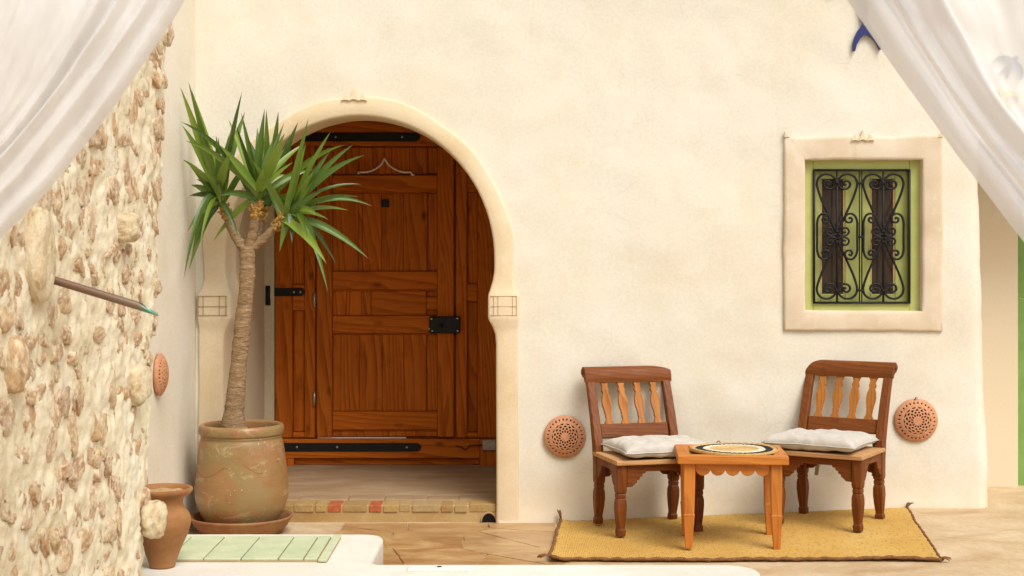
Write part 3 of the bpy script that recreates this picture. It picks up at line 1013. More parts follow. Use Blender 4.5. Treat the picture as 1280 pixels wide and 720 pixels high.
# ---- window
SURY = -.022
win = empty('window', parent=house)
bm = bmesh.new()
ov = [(SX0 - .004, SZ0), (SX1 + .002, SZ0 - .006), (SX1, SZ1 + .006), (SX0, SZ1)]
iv = [(WX0, WZ0), (WX1, WZ0 - .003), (WX1, WZ1), (WX0, WZ1)]
def ring_pts(c, n=14, amp=.003, seed=0):
    out = []
    for i in range(4):
        a, b = Vector(c[i]), Vector(c[(i + 1) % 4])
        for k in range(n):
            p = a.lerp(b, k / n)
            d = (b - a).normalized()
            p += Vector((-d.y, d.x)) * amp * nz(p.x * 6 + seed, p.y * 6, 1.0, 2)
            out.append(p)
    return out
RO, RI = ring_pts(ov, amp=.006), ring_pts(iv, seed=9)
cx_, cz_ = (SX0 + SX1) / 2, (SZ0 + SZ1) / 2
secs = []
for o_, i_ in zip(RO, RI):
    d = (i_ - o_); u = d.normalized()
    secs.append([(o_.x, .03, o_.y), (o_.x, SURY + .010, o_.y), (o_.x + u.x * .006, SURY + .002, o_.y + u.y * .006), (o_.x + u.x * .02, SURY, o_.y + u.y * .02),
                 (i_.x - u.x * .02, SURY, i_.y - u.y * .02), (i_.x - u.x * .005, SURY + .004, i_.y - u.y * .005), (i_.x, SURY + .014, i_.y), (i_.x, .10, i_.y)])
sv_, sf_ = [], []
m = 8
for s in secs: sv_ += s
for i in range(len(secs)):
    j = (i + 1) % len(secs)
    for k in range(m - 1):
        sf_.append((i * m + k, j * m + k, j * m + k + 1, i * m + k + 1))
sur = obj('plaster_surround', sv_, sf_, M['surround'], win, smooth=True)
crest(1077, 173, 32, sur)
for sx, sgn in ((SX0 + .012, -1), (SX1 - .012, 1)):
    prism('corner_horn', [(-.016, 0), (.016, 0), (.012 * sgn, .034)], -.02, 0, M['surround'], sur, (sx, -.006, SZ1 - .004), bev=.002)
FY = .035            # face of the green frame
k1 = DIST / F_PX
def wp(name, x0, y0, x1, y1, y, th, mat, parent, bev=.003):
    a = W((x0 + x1) / 2, (y0 + y1) / 2)
    return box(name, (a[0], y + th / 2, a[1]), (abs(x1 - x0) * k1 - .001, th, abs(y1 - y0) * k1 - .001), M[mat], parent, bev)
frm = empty('frame', parent=win)
wp('jamb_board', 1004, 198, 1018, 390, FY, .06, 'green', frm)
wp('jamb_board', 1139, 198, 1154, 390, FY, .06, 'green', frm)
wp('head_board', 1018, 198, 1139, 211.5, FY, .058, 'green', frm)
wp('sill_board', 1018, 379.5, 1139, 390, FY, .058, 'green', frm)
for x0, x1, g0, g1 in ((1018, 1078, 1029, 1060), (1078.6, 1139, 1092, 1123)):
    cs = empty('casement', parent=win)
    wp('stile', x0, 211, g0, 380, FY + .045, .035, 'green', cs)
    wp('stile', g1, 211, x1, 380, FY + .045, .035, 'green', cs)
    wp('rail', g0, 211, g1, 223, FY + .046, .034, 'green', cs)
    wp('rail', g0, 368, g1, 380, FY + .046, .034, 'green', cs)
    for a, b, c, d in ((g0, 223, g0 + 2.2, 368), (g1 - 2.2, 223, g1, 368)):
        wp('bead', a, b, c, d, FY + .050, .02, 'raffia', cs, .001)
    wp('pane', g0 + 1, 222, g1 - 1, 369, FY + .062, .006, 'glass', cs, 0)
wp('room_shade', 1000, 190, 1160, 395, FY + .10, .02, 'dark', win, 0)  # near-black sheet, the unlit room's darkness put into its colour

gr = empty('grille', parent=win)
GY = FY - .012
Z5 = 1 / 3.69            # size of one step of the scroll drawing in photo pixels
def gp(px, py, dy=0): x, z = W(px, py); return (x, GY + dy, z)
def bar(pts, r, name='bar'): tube(name, [gp(*p) for p in pts], r, M['iron'], gr, 6)
bar([(1018.5, 212), (1018.5, 379)], .0075, 'frame_bar'); bar([(1138, 212), (1138, 379)], .0075, 'frame_bar')
bar([(1017.5, 212.5), (1139, 212.5)], .0075, 'frame_bar'); bar([(1017.5, 378.5), (1139, 378.5)], .0075, 'frame_bar')
for xx, r in ((1047.3, .0065), (1105.3, .0065), (1075.4, .004), (1078.4, .004)):
    bar([(xx, 213), (xx, 378)], r)
H_S = [(4, 18), (40, 100), (72, 170), (91, 225), (94, 252), (84, 276), (60, 290), (32, 288), (10, 270), (6, 246), (18, 226), (40, 222), (58, 232), (60, 250), (44, 260), (30, 250), (34, 240), (44, 243)]
C_S = [(94, 0), (94, 34), (94, 64), (86, 92), (68, 106), (46, 102), (36, 84), (44, 68), (62, 66), (70, 78), (62, 88), (54, 82)]
S_S = [(3, 12), (20, 4), (42, 6), (54, 20), (48, 36), (32, 40), (22, 28), (30, 18), (40, 22)]
for cxp in (1047.3, 1105.3):
    for sx in (-1, 1):
        for sz in (-1, 1):
            for path, r, dy in ((H_S, .0074, 0), (C_S, .0072, -.006), (S_S, .0066, -.010)):
                pp = spline([(u, w_) for u, w_ in path], len(path) * 4)
                bar([(cxp + sx * q.x * Z5 * .985, 295.5 - sz * q.y * Z5 * .99, dy) for q in pp], r, 'scroll')
    for yy in (228, 289, 302, 363):
        a = W(cxp, yy); box('collar', (a[0], GY - .003, a[1]), (.022, .022, .016), M['iron'], gr, .003)
for yy in (229, 296, 363):
    a = W(1076.9, yy); box('collar', (a[0], GY - .003, a[1]), (.030, .022, .014), M['iron'], gr, .003)

# ---- side wall on the left, running out from the corner
SWX = -1.852
sv2, sf2 = [], []
ny, nz_ = 40, 60
for j in range(nz_):
    z = -.1 + 3.7 * j / (nz_ - 1)
    for i in range(ny):
        y = -2.9 + 2.95 * i / (ny - 1)
        x = SWX + .008 * nz(y * 1.5, z * 1.5, 5, 3) - .05 * smooth01((y + .12) / .12) * 0 + .02 * math.exp(-max(0, z) / .06)
        sv2.append((x, y, z))
for j in range(nz_ - 1):
    for i in range(ny - 1):
        sf2.append((j * ny + i + 1, j * ny + i, (j + 1) * ny + i, (j + 1) * ny + i + 1))
sw = obj('side_wall', sv2, sf2, M['side'], smooth=True)
setp(sw, 'smooth pale plastered side wall between the rubble stone wall and the arch', 'wall')

# ---- rubble stone wall
SWY0, SWY1 = -7.2, -2.57          # near and far end (at the foot)
FX = -1.52
def end_y(z): return SWY1 + .50 * max(0, min(1, (z - .2) / 2.3)) + .025 * nz(z * 5, 2.2, 0, 2)
stone_wall = empty('stone_wall', (0, 0, 0))
setp(stone_wall, 'rough rubble stone wall with thick cream mortar on the left', 'wall')
# rock shapes
def rock_mesh(seed, sub=3, rough=.05):
    r = random.Random(seed)
    bm = bmesh.new()
    bmesh.ops.create_icosphere(bm, subdivisions=sub, radius=1)
    planes = []
    for _ in range(13):
        n = Vector((r.uniform(-1, 1), r.uniform(-1, 1), r.uniform(-1, 1))).normalized()
        planes.append((n, r.uniform(.58, .92)))
    for v in bm.verts:
        n = v.co.normalized()
        rad = 1.05
        for pn, pd in planes:
            c = n.dot(pn)
            if c > .05: rad = min(rad, pd / c)
        rad *= 1 + rough * mnoise.fractal(n * 2.6 + Vector((seed * 3.3, 0, 0)), .7, 2.2, 5)
        v.co = n * rad
    me = bm_mesh('stone', bm)
    me.materials.append(M['stone'])
    me.shade_smooth()
    return me
def block_mesh(seed, rough=.10):
    bm = bmesh.new()
    bmesh.ops.create_icosphere(bm, subdivisions=4, radius=1)
    for v in bm.verts:
        n = v.co.normalized()
        k = (abs(n.x) ** 3.4 + abs(n.y) ** 3.4 + abs(n.z) ** 3.4) ** (-1 / 3.4) * .86
        v.co = n * k * (1 + rough * mnoise.fractal(n * 1.9 + Vector((seed * 3.3, 0, 0)), .75, 2.2, 5))
    me = bm_mesh('stone', bm)
    me.shade_smooth()
    return me
def chip_mesh(seed):
    r = random.Random(seed)
    bm = bmesh.new()
    bmesh.ops.create_icosphere(bm, subdivisions=4, radius=1)
    planes = []
    for _ in range(9):                                   # broken faces round the sides
        a = r.uniform(0, 6.283)
        planes.append((Vector((r.uniform(-.15, .35), math.cos(a), math.sin(a))).normalized(), r.uniform(.55, .9)))
    for _ in range(3):                                   # the face that shows, split in two or three planes
        planes.append((Vector((1, r.uniform(-.45, .45), r.uniform(-.45, .45))).normalized(), r.uniform(.62, .85)))
    for v in bm.verts:
        n = v.co.normalized()
        rad = 1.15
        for pn, pd in planes:
            c = n.dot(pn)
            if c > .05: rad = min(rad, pd / c)
        rad *= 1 + .13 * mnoise.fractal(n * 3.2 + Vector((seed * 3.3, 0, 0)), .6, 2.2, 5)
        v.co = n * rad
    me = bm_mesh('stone', bm)
    me.materials.append(M['stone'])
    me.shade_smooth()
    return me
rocks = [chip_mesh(s) for s in range(16)]
sr = random.Random(5)
stones = []
z = .06
while z < 2.95:
    ch = sr.uniform(.065, .12)
    y = SWY0 + sr.uniform(0, .15)
    ye = end_y(z)
    while y < ye - .02:
        L = sr.choice((sr.uniform(.05, .10), sr.uniform(.08, .15), sr.uniform(.11, .20)))
        yc = y + L / 2
        if yc + L * .55 < ye - .045 and sr.random() < .97:
            hh = ch * sr.uniform(.72, 1.02)
            stones.append([yc, z + ch / 2 + sr.uniform(-.03, .03), L * .60, hh * .76, sr.uniform(.026, .036), sr.uniform(-.5, .5)])
        y += L + sr.uniform(-.005, .022)
    z += ch + sr.uniform(-.006, .012)
SA = np.array(stones)
# keep the count of single stones sensible: drop those that never come into view
def seen_(yc, zc):
    d = yc + DIST
    s = F_PX / d
    px = 640 + FX * s; py = HOR - (zc - EYE) * s
    return px > -45 and -45 < py < 765
kept = [s for s in stones if seen_(s[0], s[1])]
big_rocks = [  # (photo px, photo row, half length, half height, how far out)
    (45, 318, .13, .17, .018), (150, 284, .085, .066, .052), (166, 480, .11, .095, .040), (14, 455, .05, .10, .022)]
def on_face(px, py):
    d = F_PX * FX / (px - 640)
    return d - DIST, EYE - (py - HOR) * d / F_PX
bigs = [(on_face(px, py)) + (a, b, c) for px, py, a, b, c in big_rocks]
kept = [s for s in kept if not any(abs(s[0] - b[0]) < b[2] + .02 and abs(s[1] - b[1]) < b[3] + .02 for b in bigs)]
KA = np.array([s[:5] for s in stones])
def mortar_x(y, z):
    b = .016 * nz(y * 3, z * 3, 1.5, 3) + .012 * nz(y * 14, z * 14, 4.5, 4)
    e = ((KA[:, 0] - y) / (KA[:, 2] * 1.15)) ** 2 + ((KA[:, 1] - z) / (KA[:, 3] * 1.2)) ** 2
    k = float(np.exp(-e * 1.1).max())
    return FX + .001 + b * .75 + .002 * k + .006 * nz(y * 30, z * 30, 7.5, 3)
mv, mf = [], []
na, nb = 400, 250
for j in range(nb):
    z = -.05 + 3.0 * j / (nb - 1)
    ye = end_y(z) - .05
    for i in range(na):
        t = i / (na - 1)
        # most of the grid on the face, the last columns wrap round the end
        if t < .96:
            y = SWY0 + (ye - SWY0) * t / .96
            x = mortar_x(y, z)
            x -= .05 * smooth01((t - .93) / .03) * .4
        else:
            u = (t - .96) / .04
            a = u * math.pi / 2
            y = ye + .05 * math.sin(a) + .012 * nz(z * 9, u * 2, 0, 2)
            x = mortar_x(ye, z) - .02 - .05 * (1 - math.cos(a)) - max(0, u - .6) * 1.1
        mv.append((x, y, z))
for j in range(nb - 1):
    for i in range(na - 1):
        mf.append((j * na + i, j * na + i + 1, (j + 1) * na + i + 1, (j + 1) * na + i))
mort = obj('mortar', mv, mf, M['mortar'], stone_wall, smooth=True)
box('wall_core', (FX - .395, (SWY0 + SWY1 - .1) / 2, 1.42), (.70, SWY1 - .1 - SWY0, 2.92), M['mortar'], stone_wall, .02)
kept.sort(key=lambda q: -q[2] * q[3] / (q[0] + DIST) ** 3)       # those that show largest first
small_v, small_f = [], []
for k, s in enumerate(kept):
    yc, zc, a, b, c, rt = s
    loc = Vector((FX - .014 + sr.uniform(-.014, .008), yc, zc))
    rot = (rt * .8 + math.pi * sr.randrange(2), 0, sr.uniform(-.15, .15))
    me = rocks[sr.randrange(16)]
    if k < 285:
        o = link('stone', me, None, stone_wall, loc, rot)
        o.scale = (c, a, b)
    else:
        mx = Matrix.LocRotScale(loc, __import__('mathutils').Euler(rot), Vector((c, a, b)))
        n0 = len(small_v)
        small_v += [mx @ v.co for v in me.vertices]
        small_f += [tuple(n0 + i for i in p.vertices) for p in me.polygons]
if small_v:
    o = obj('small_stones', small_v, small_f, M['stone_small'], stone_wall, smooth=True)
    o['kind'] = 'stuff'
for (yc, zc, a, b, c), sd in zip(bigs, (40, 41, 42, 43)):
    me = block_mesh(sd, .16); me.materials.append(M['pale_stone'] if sd != 43 else M['stone'])
    o = link('stone', me, None, stone_wall, (FX - .01 + c * .35, yc, zc), (sr.uniform(-.2, .2), 0, 0))
    o.scale = (.045 + c * .6, a, b)
# corner rock standing out at the foot of the end
me = block_mesh(50, .17); me.materials.append(M['pale_stone'])
p = at(196, 647, 6.28)
o = link('stone', me, None, stone_wall, (p.x - .01, p.y - .03, p.z), (0, 0, .3)); o.scale = (.062, .09, .085)
for px, py in ((214, 130), (212, 235), (207, 330), (205, 400), (206, 540), (196, 590)):
    pz = EYE - (py - HOR) * 6.5 / F_PX
    o = link('stone', rocks[sr.randrange(16)], None, stone_wall, (FX - .045, end_y(pz) - .085, pz), (sr.uniform(-.3, .3), 0, 0)); o.scale = (.045, .07, .06)

# ---- white built ledge with a rounded corner
LH = .20
led = []
def arc(cx, cy, r, a0, a1, n=8):
    return [(cx + r * math.cos(R(a0 + (a1 - a0) * k / n)), cy + r * math.sin(R(a0 + (a1 - a0) * k / n))) for k in range(n + 1)]
YB, YF = 7.49 - DIST, 6.77 - DIST
XC, XR = -.625, 1.06
led += [(-2.2, -3.6), (XR - .14, -3.6)] + arc(XR - .14, YF - .16, .16, -0, 90, 8)[0:] + [(XC + .03, YF)] + [(XC, YF + .03)] + arc(XC - .11, YB - .11, .11, 0, 90, 8) + [(-1.3, YB + .004), (-1.84, YB)] + [(-2.2, YB)]
led_pts = []
bm = bmesh.new()
f = bm.faces.new([bm.verts.new((x, y, -.05)) for x, y in led])
r_ = bmesh.ops.extrude_face_region(bm, geom=[f])
top = [e for e in r_['geom'] if isinstance(e, bmesh.types.BMVert)]
bmesh.ops.translate(bm, verts=top, vec=(0, 0, LH + .05))
bmesh.ops.recalc_face_normals(bm, faces=bm.faces)
tf = [f for f in bm.faces if f.normal.z > .9]
bmesh.ops.bevel(bm, geom=[e for f in tf for e in f.edges], offset=.022, segments=4, affect='EDGES', profile=.5)
ledge = link('ledge', bm_mesh('ledge', bm), M['ledge'])
setp(ledge, 'low white limewashed masonry ledge with rounded corners in the foreground', 'ledge', kind='structure')
for p_ in ledge.data.polygons: p_.use_smooth = len(p_.vertices) <= 4 and abs(p_.normal.z) < .98

# pale green board hatch let into the ledge
hx = [-1.60, -1.545, -1.385, -1.216, -1.05, -.936, -.872]
hatch = setp(empty('hatch', (0, 0, LH)), 'pale green painted board hatch let into the white ledge', 'hatch')
HY0, HY1 = 6.80 - DIST, 7.37 - DIST
box('rim', (-1.215, (HY0 + HY1) / 2, .002), (.775, HY1 - HY0 - .01, .006), M['riser'], hatch, .001)  # brown bed, its colour gives the board gaps shade and dirt
for a, b in zip(hx, hx[1:]):
    box('board', ((a + b) / 2, (HY0 + HY1) / 2, .010), (b - a - .007, HY1 - HY0 - .03, .012), M['hatch'], hatch, .0025, (0, 0, fr.uniform(-.004, .004)))
box('border_strip', (-.848, (HY0 + HY1) / 2, .010), (.038, HY1 - HY0 + .02, .012), M['hatch'], hatch, .0025)
p = at(549, 712, 6.66)
cover = box('cover_plate', (p.x, p.y, LH + .004), (.275, .09, .008), M['tile_white'], None, .003)
setp(cover, 'flat white cover plate set on the front ledge', 'plate')
box('cover_screw', (.0, .01, .005), (.02, .014, .004), M['iron'], cover, .001)

# ================================================================== THINGS
# ---- big jar on its saucer, with the yucca
PC = Vector(((302 - 640) / (F_PX / 8.60), 8.60 - DIST, 0))
saucer_prof = [(.0, .012), (.15, .012), (.20, .0), (.225, .002), (.262, .045), (.283, .082), (.290, .090), (.290, .097), (.282, .100), (.268, .092), (.24, .05), (.20, .035), (.0, .035)]
sa = link('saucer', lathe_mesh('saucer', saucer_prof, 72, .012), M['saucer'], None, (PC.x, PC.y, .0), smooth=True)
setp(sa, 'wide red brown terracotta saucer under the big glazed jar', 'saucer')
jar_prof = [(.0, .036), (.13, .036), (.172, .042), (.205, .075), (.238, .13), (.258, .19), (.2635, .24), (.261, .29), (.256, .34), (.250, .40), (.243, .46), (.234, .515), (.226, .538), (.229, .548), (.227, .556), (.236, .562), (.240, .580), (.2385, .600), (.230, .613), (.216, .615), (.207, .606), (.204, .585), (.206, .54), (.0, .54)]
jp = spline([(r, z, 0) for r, z in jar_prof[2:-1]], 90)
jprof = [(0, .036), (.13, .036)] + [(p.x, p.y) for p in jp]
jar = link('planter_jar', lathe_mesh('planter_jar', jprof, 96, .010, 3.0), M['jar'], None, (PC.x, PC.y, .0), smooth=True)
setp(jar, 'big weathered glazed terracotta jar holding the yucca tree', 'planter')
sd_ = []
sv3, sf3 = [(0, 0, .575)], []
for k in range(5):
    for q in range(32):
        rr = .212 * (k + 1) / 5; a = 2 * math.pi * q / 32
        sv3.append((rr * math.cos(a), rr * math.sin(a), .572 + .012 * nz(rr * 9 * math.cos(a), rr * 9 * math.sin(a), 1, 3)))
for q in range(32):
    sf3.append((0, 1 + q, 1 + (q + 1) % 32))
    for k in range(4):
        sf3.append((1 + k * 32 + q, 1 + (k + 1) * 32 + q, 1 + (k + 1) * 32 + (q + 1) % 32, 1 + k * 32 + (q + 1) % 32))
obj('soil', sv3, sf3, M['soil'], jar, smooth=True)
# raised finger-drawn garland lines on the shoulder
for a0, a1, zz in ((205, 262, .40), (282, 335, .42)):
    pts = []
    for k in range(15):
        t = k / 14
        a = R(a0 + (a1 - a0) * t)
        zc = zz - .055 * math.sin(math.pi * min(1, t * 1.1)) - .03 * (t if a0 < 230 else 1 - t) * 0
        rr = np.interp(zc, [p[1] for p in jprof[2:60]], [p[0] for p in jprof[2:60]])
        pts.append(((rr + .0005) * math.cos(a), (rr + .0005) * math.sin(a), zc))
    tube('garland_line', pts, .0022, M['jar'], jar, 6)

yuc = empty('yucca_tree', (PC.x, PC.y, .57))
setp(yuc, 'multi headed yucca tree with sword leaves growing in the big jar', 'yucca')
YO = Vector((PC.x, PC.y, .57))
def yp(px, py, dy=0.0):
    return at(px, py, 8.60 + dy) - YO
tp = spline([yp(292, 538), yp(292, 525), yp(294, 500), yp(299, 450), yp(304, 400), yp(309, 350), yp(309, 322), yp(309, 308)], 70)
tr_ = np.interp(np.linspace(0, 1, 70), [0, .06, .2, .4, .7, .95, 1], [.086, .080, .062, .050, .046, .048, .044])
tr_ = [float(r) * .94 * (1 + .02 * math.sin(i * 1.9) + .10 * nz(i * .37, 3.3, 0, 3)) for i, r in enumerate(tr_)]
tube('trunk', tp, tr_, M['bark'], yuc, 20)
heads = {'l': yp(279, 256, .02), 'm': yp(321, 254, -.05), 'r': yp(354, 274, -.02), 'b': yp(328, 262, .14)}
for key, mid, r0 in (('l', yp(292, 290, .0), .029), ('m', yp(316, 290, -.02), .029), ('r', yp(332, 296, 0), .027), ('b', yp(322, 290, .09), .028)):
    pts = spline([yp(308, 316), mid, heads[key]], 16)
    tube('branch', pts, [r0 * (1.05 - .012 * i) * (1 + .08 * math.sin(i * 2.2)) for i in range(16)], M['bark'], yuc, 12)
    # ragged husk of old leaf bases under each head
    e = (pts[-1] - pts[8]).normalized()
    hv = [pts[11] + (heads[key] - pts[11]) * k / 7 for k in range(8)]
    tube('husk', hv, [r0 * (.86 + .10 * (k % 2)) for k in range(8)], M['husk'], yuc, 10, smooth=False)
    yr = random.Random(ord(key))
    for k in range(26):
        c = hv[yr.randrange(8)]
        a = yr.uniform(0, 6.28)
        side = Vector((math.cos(a), math.sin(a), 0)); side = (side - e * side.dot(e)).normalized()
        p0 = c + side * r0 * .8
        tube('husk_scale', [p0, p0 + side * .010 + e * .016, p0 + side * .020 * yr.uniform(.4, 1.4) + e * .036 * yr.uniform(.2, 1)], [.011, .008, .001], M['husk'], yuc, 5)

def leaf(b, tip, wdt, sag, dy, twist, parent=None):
    """sword leaf: a gutter-shaped blade from b to tip"""
    tip = tip + Vector((0, dy, 0))
    d = tip - b
    mid = (b + tip) / 2 + Vector((0, 0, sag * d.length))
    n = 10
    cs = []
    for i in range(n + 1):
        t = i / n
        cs.append(b * (1 - t) ** 2 + mid * 2 * t * (1 - t) + tip * t * t)
    verts, faces = [], []
    view = Vector((0, -1, .15)).normalized()
    for i, c in enumerate(cs):
        t = i / n
        tg = (cs[min(i + 1, n)] - cs[max(i - 1, 0)]).normalized()
        s = tg.cross(view)
        if s.length < .2: s = tg.cross(Vector((1, 0, 0)))
        s.normalize()
        nn = s.cross(tg).normalized()
        a = twist * (1 - .35 * t)
        s2 = s * math.cos(a) + nn * math.sin(a)
        n2 = nn * math.cos(a) - s * math.sin(a)
        prof_w = (.55 + 1.15 * t) if t < .35 else (.9525 * (1 - ((t - .35) / .65) ** 1.7))
        hw = wdt * .5 * max(prof_w, .012)
        for q, up in ((-1, 1), (-.45, .25), (0, 0), (.45, .25), (1, 1)):
            verts.append(c + s2 * hw * q + n2 * hw * .38 * up)
    for i in range(n):
        for k in range(4):
            faces.append((i * 5 + k, i * 5 + k + 1, (i + 1) * 5 + k + 1, (i + 1) * 5 + k))
    off = b.copy()
    o = obj('leaf', [v - off for v in verts], faces, M['leaf'], parent or yuc, off, smooth=True)
    at_ = o.data.attributes.new('along', 'FLOAT', 'POINT')
    at_.data.foreach_set('value', [i / n for i in range(n + 1) for _ in range(5)])
    return o
LV = {
 'l': [(229, 115, .06, .02, .2), (236, 112, .062, .0, -.4), (247, 108, .055, .01, .6), (312, 120, .05, .0, .5), (224, 160, .062, .05, -.5), (217, 231, .055, .14, .2), (226, 322, .05, .34, .5), (241, 348, .05, .40, -.3),
       (221, 245, .05, .1, .9), (300, 165, .055, .0, 1.0), (247, 305, .05, .25, .4), (263, 305, .04, .22, -.5), (290, 178, .065, .02, -.7), (255, 160, .06, .0, .2), (270, 170, .055, .02, .9), (238, 205, .07, .08, .3), (228, 290, .05, .3, .9), (303, 300, .04, .2, .3), (250, 225, .05, .1, -.8)],
 'm': [(334, 138, .06, .0, .3), (318, 158, .06, .0, -.6), (349, 168, .05, .0, .7), (300, 160, .05, .02, .9), (365, 172, .06, .02, -.3), (310, 178, .075, .0, .05), (342, 176, .07, .01, -.15), (326, 170, .06, .0, .8), (360, 188, .06, .05, .2), (290, 195, .055, .06, -.5), (372, 205, .05, .05, .8), (296, 222, .05, .1, .3), (338, 215, .06, .03, -.9), (265, 302, .045, .12, .2), (352, 150, .045, .0, .5), (286, 150, .05, .03, -.4), (268, 195, .05, .10, .3), (303, 142, .045, .02, .6), (356, 218, .05, .10, -.4), (378, 178, .05, .06, .5), (306, 240, .05, .14, .2), (347, 244, .05, .14, -.5), (284, 246, .05, .16, .4), (330, 232, .055, .16, .1)],
 'r': [(394, 153, .05, .0, .4), (441, 180, .045, .09, -.3), (456, 194, .048, .12, .2), (463, 257, .042, .22, .3), (448, 229, .04, .16, .9), (455, 248, .04, .12, -.6), (416, 364, .052, .36, .1), (420, 331, .045, .28, .6), (369, 304, .065, .22, -.2), (352, 315, .05, .22, .3), (406, 272, .045, .12, .2), (385, 180, .05, .02, .9), (420, 205, .045, .04, -.8), (398, 215, .05, .05, .3), (376, 195, .05, .0, -.4), (408, 240, .05, .08, .1), (392, 300, .045, .2, -.7), (413, 275, .04, .14, .8), (432, 262, .035, .12, .3)],
 'b': [(330, 175, .055, .0, .2), (345, 195, .05, .02, .7), (312, 200, .05, .02, -.6), (365, 210, .05, .06, .3), (378, 240, .045, .1, -.4), (300, 235, .045, .1, .5), (358, 165, .045, .0, .1), (385, 262, .045, .14, .9)],
}
lr = random.Random(31)
fork = yp(308, 316)
ax = {k: (h - fork).normalized() for k, h in heads.items()}
for key, hpx, hpy, n_x in (('l', 279, 250, 8), ('m', 321, 248, 4), ('r', 356, 268, 6), ('b', 330, 255, 4)):
    for q in range(n_x):
        if key == 'l': a = lr.uniform(50, 235)
        elif key == 'r': a = lr.uniform(-60, 120)
        else: a = lr.uniform(20, 160)
        ln = lr.uniform(60, 135)
        sg_ = .02 if 50 < a < 130 else .14
        LV[key].append((hpx + ln * math.cos(R(a)) * .9, hpy - ln * math.sin(R(a)), lr.uniform(.042, .066), sg_, lr.uniform(-1, 1)))
for key, lst in LV.items():
    hb = heads[key]
    for i, (tx, ty, wd, sg, tw) in enumerate(lst):
        bb = hb + ax[key] * lr.uniform(-.015, .085) + Vector((lr.uniform(-.015, .015), lr.uniform(-.02, .02), 0))
        dy = lr.uniform(-.30, .18) if key != 'b' else lr.uniform(.0, .22)
        if tx < 250: dy = max(min(dy, .05), -.25)
        tip = yp(tx, ty)
        tip.x = max(tip.x, SWX + .03 - YO.x)
        leaf(bb, tip, wd * .90, sg * 1.25 + lr.uniform(.0, .05), dy, tw)

# ---- small jar at the end of the stone wall
p = at(203, 712, 6.70)
sp_ = [(.0, 0), (.05, 0), (.056, .006), (.062, .03), (.085, .09), (.112, .15), (.124, .195), (.119, .232), (.098, .262), (.089, .284), (.096, .310), (.122, .325), (.131, .336), (.132, .346), (.124, .352), (.112, .345), (.100, .325), (.09, .31)]
pp = spline([(a, b, 0) for a, b in sp_[2:]], 60)
pot = link('clay_pot', lathe_mesh('clay_pot', [(0, 0), (.05, 0)] + [(q.x, q.y) for q in pp], 64, .012, 5), M['pot_small'], None, (p.x, p.y, LH), smooth=True)
setp(pot, 'small plain brown clay pot standing at the end of the stone wall', 'pot')
obj('fill', [(0, 0, .336)] + [(.112 * math.cos(2 * math.pi * k / 24), .112 * math.sin(2 * math.pi * k / 24), .332 + .004 * math.sin(k * 2.1)) for k in range(24)], [(0, 1 + k, 1 + (k + 1) % 24) for k in range(24)], M['sand'], pot)

# ---- copper spout
y_, z_ = on_face(57, 347)
spv = empty('copper_spout', (FX, y_, z_))
setp(spv, 'dark copper water spout with a green tip sticking out of the stone wall', 'spout')
L_ = .395
v, f = [], []
n, sg = 24, 16
for i in range(n + 1):
    for k in range(sg):
        a = 2 * math.pi * k / sg
        cut = .075 * (1 - (-math.sin(a))) / 2          # slanting mouth: long at the bottom
        x = -.04 + (L_ + .04 - cut) * i / n
        v.append((x, .0135 * math.cos(a), .0135 * math.sin(a)))
for i in range(n):
    for k in range(sg):
        f.append((i * sg + k, i * sg + (k + 1) % sg, (i + 1) * sg + (k + 1) % sg, (i + 1) * sg + k))
pipe = obj('pipe', v, f, M['copper'], spv, (0, 0, 0), (0, R(16.5), R(-4)), smooth=True)
sol = pipe.modifiers.new('wall', 'SOLIDIFY'); sol.thickness = .002

# ---- pierced terracotta wall lamps
def lattice_mesh():
    na, nr = 168, 34
    Rr = 1.0
    verts, faces = [], []
    def hgt(r): return .30 * (1 - r ** 2.4)
    rings = [k / nr for k in range(nr + 1)]
    for r in rings:
        for k in range(na):
            a = 2 * math.pi * k / na
            verts.append((r * math.cos(a), -hgt(r) , r * math.sin(a)))
    def hole(r, a):
        if .79 < r < .875:
            ph = (a * 28 / (2 * math.pi)) % 1
            return .28 < ph < .72
        if .20 < r < .66:
            n = 14
            if r < .34:
                ph = (a * n / (2 * math.pi)) % 1
                w = .30 * math.sin(math.pi * (r - .20) / .14) ** .7
                return abs(ph - .5) < w
            # diamonds on a twisted net
            u = a * n / (2 * math.pi); k = (r - .34) / .115
            ph, row = u % 1, int(k)
            if row % 2 == 0: ph = (u + .5) % 1
            fr_ = k - row
            return abs(ph - .5) / .36 + abs(fr_ - .5) / .44 < 1 and row < 3
        return False
    for i in range(nr):
        rc = (rings[i] + rings[i + 1]) / 2
        for k in range(na):
            if hole(rc, 2 * math.pi * (k + .5) / na): continue
            faces.append((i * na + k, (i + 1) * na + k, (i + 1) * na + (k + 1) % na, i * na + (k + 1) % na))
    # side wall down to the plaster
    b0 = len(verts)
    for k in range(na):
        a = 2 * math.pi * k / na
        verts.append((1.03 * math.cos(a), .04, 1.03 * math.sin(a)))
    for k in range(na):
        verts.append((1.0 * math.cos(2 * math.pi * k / na), .18, 1.0 * math.sin(2 * math.pi * k / na)))
    for k in range(na):
        k2 = (k + 1) % na
        faces.append((nr * na + k, b0 + k, b0 + k2, nr * na + k2))
        faces.append((b0 + k, b0 + na + k, b0 + na + k2, b0 + k2))
    me = mesh('lattice', verts, faces)
    me.materials.append(M['clay'])
    me.shade_smooth()
    return me
lat = lattice_mesh()
dark_disc = mesh('hollow_shade', [(0, .10, 0)] + [(.96 * math.cos(2 * math.pi * k / 32), .12, .96 * math.sin(2 * math.pi * k / 32)) for k in range(32)], [(0, 1 + (k + 1) % 32, 1 + k) for k in range(32)])
dark_disc.materials.append(M['soil'])  # dark colour stands for shade in the hollow behind the lattice
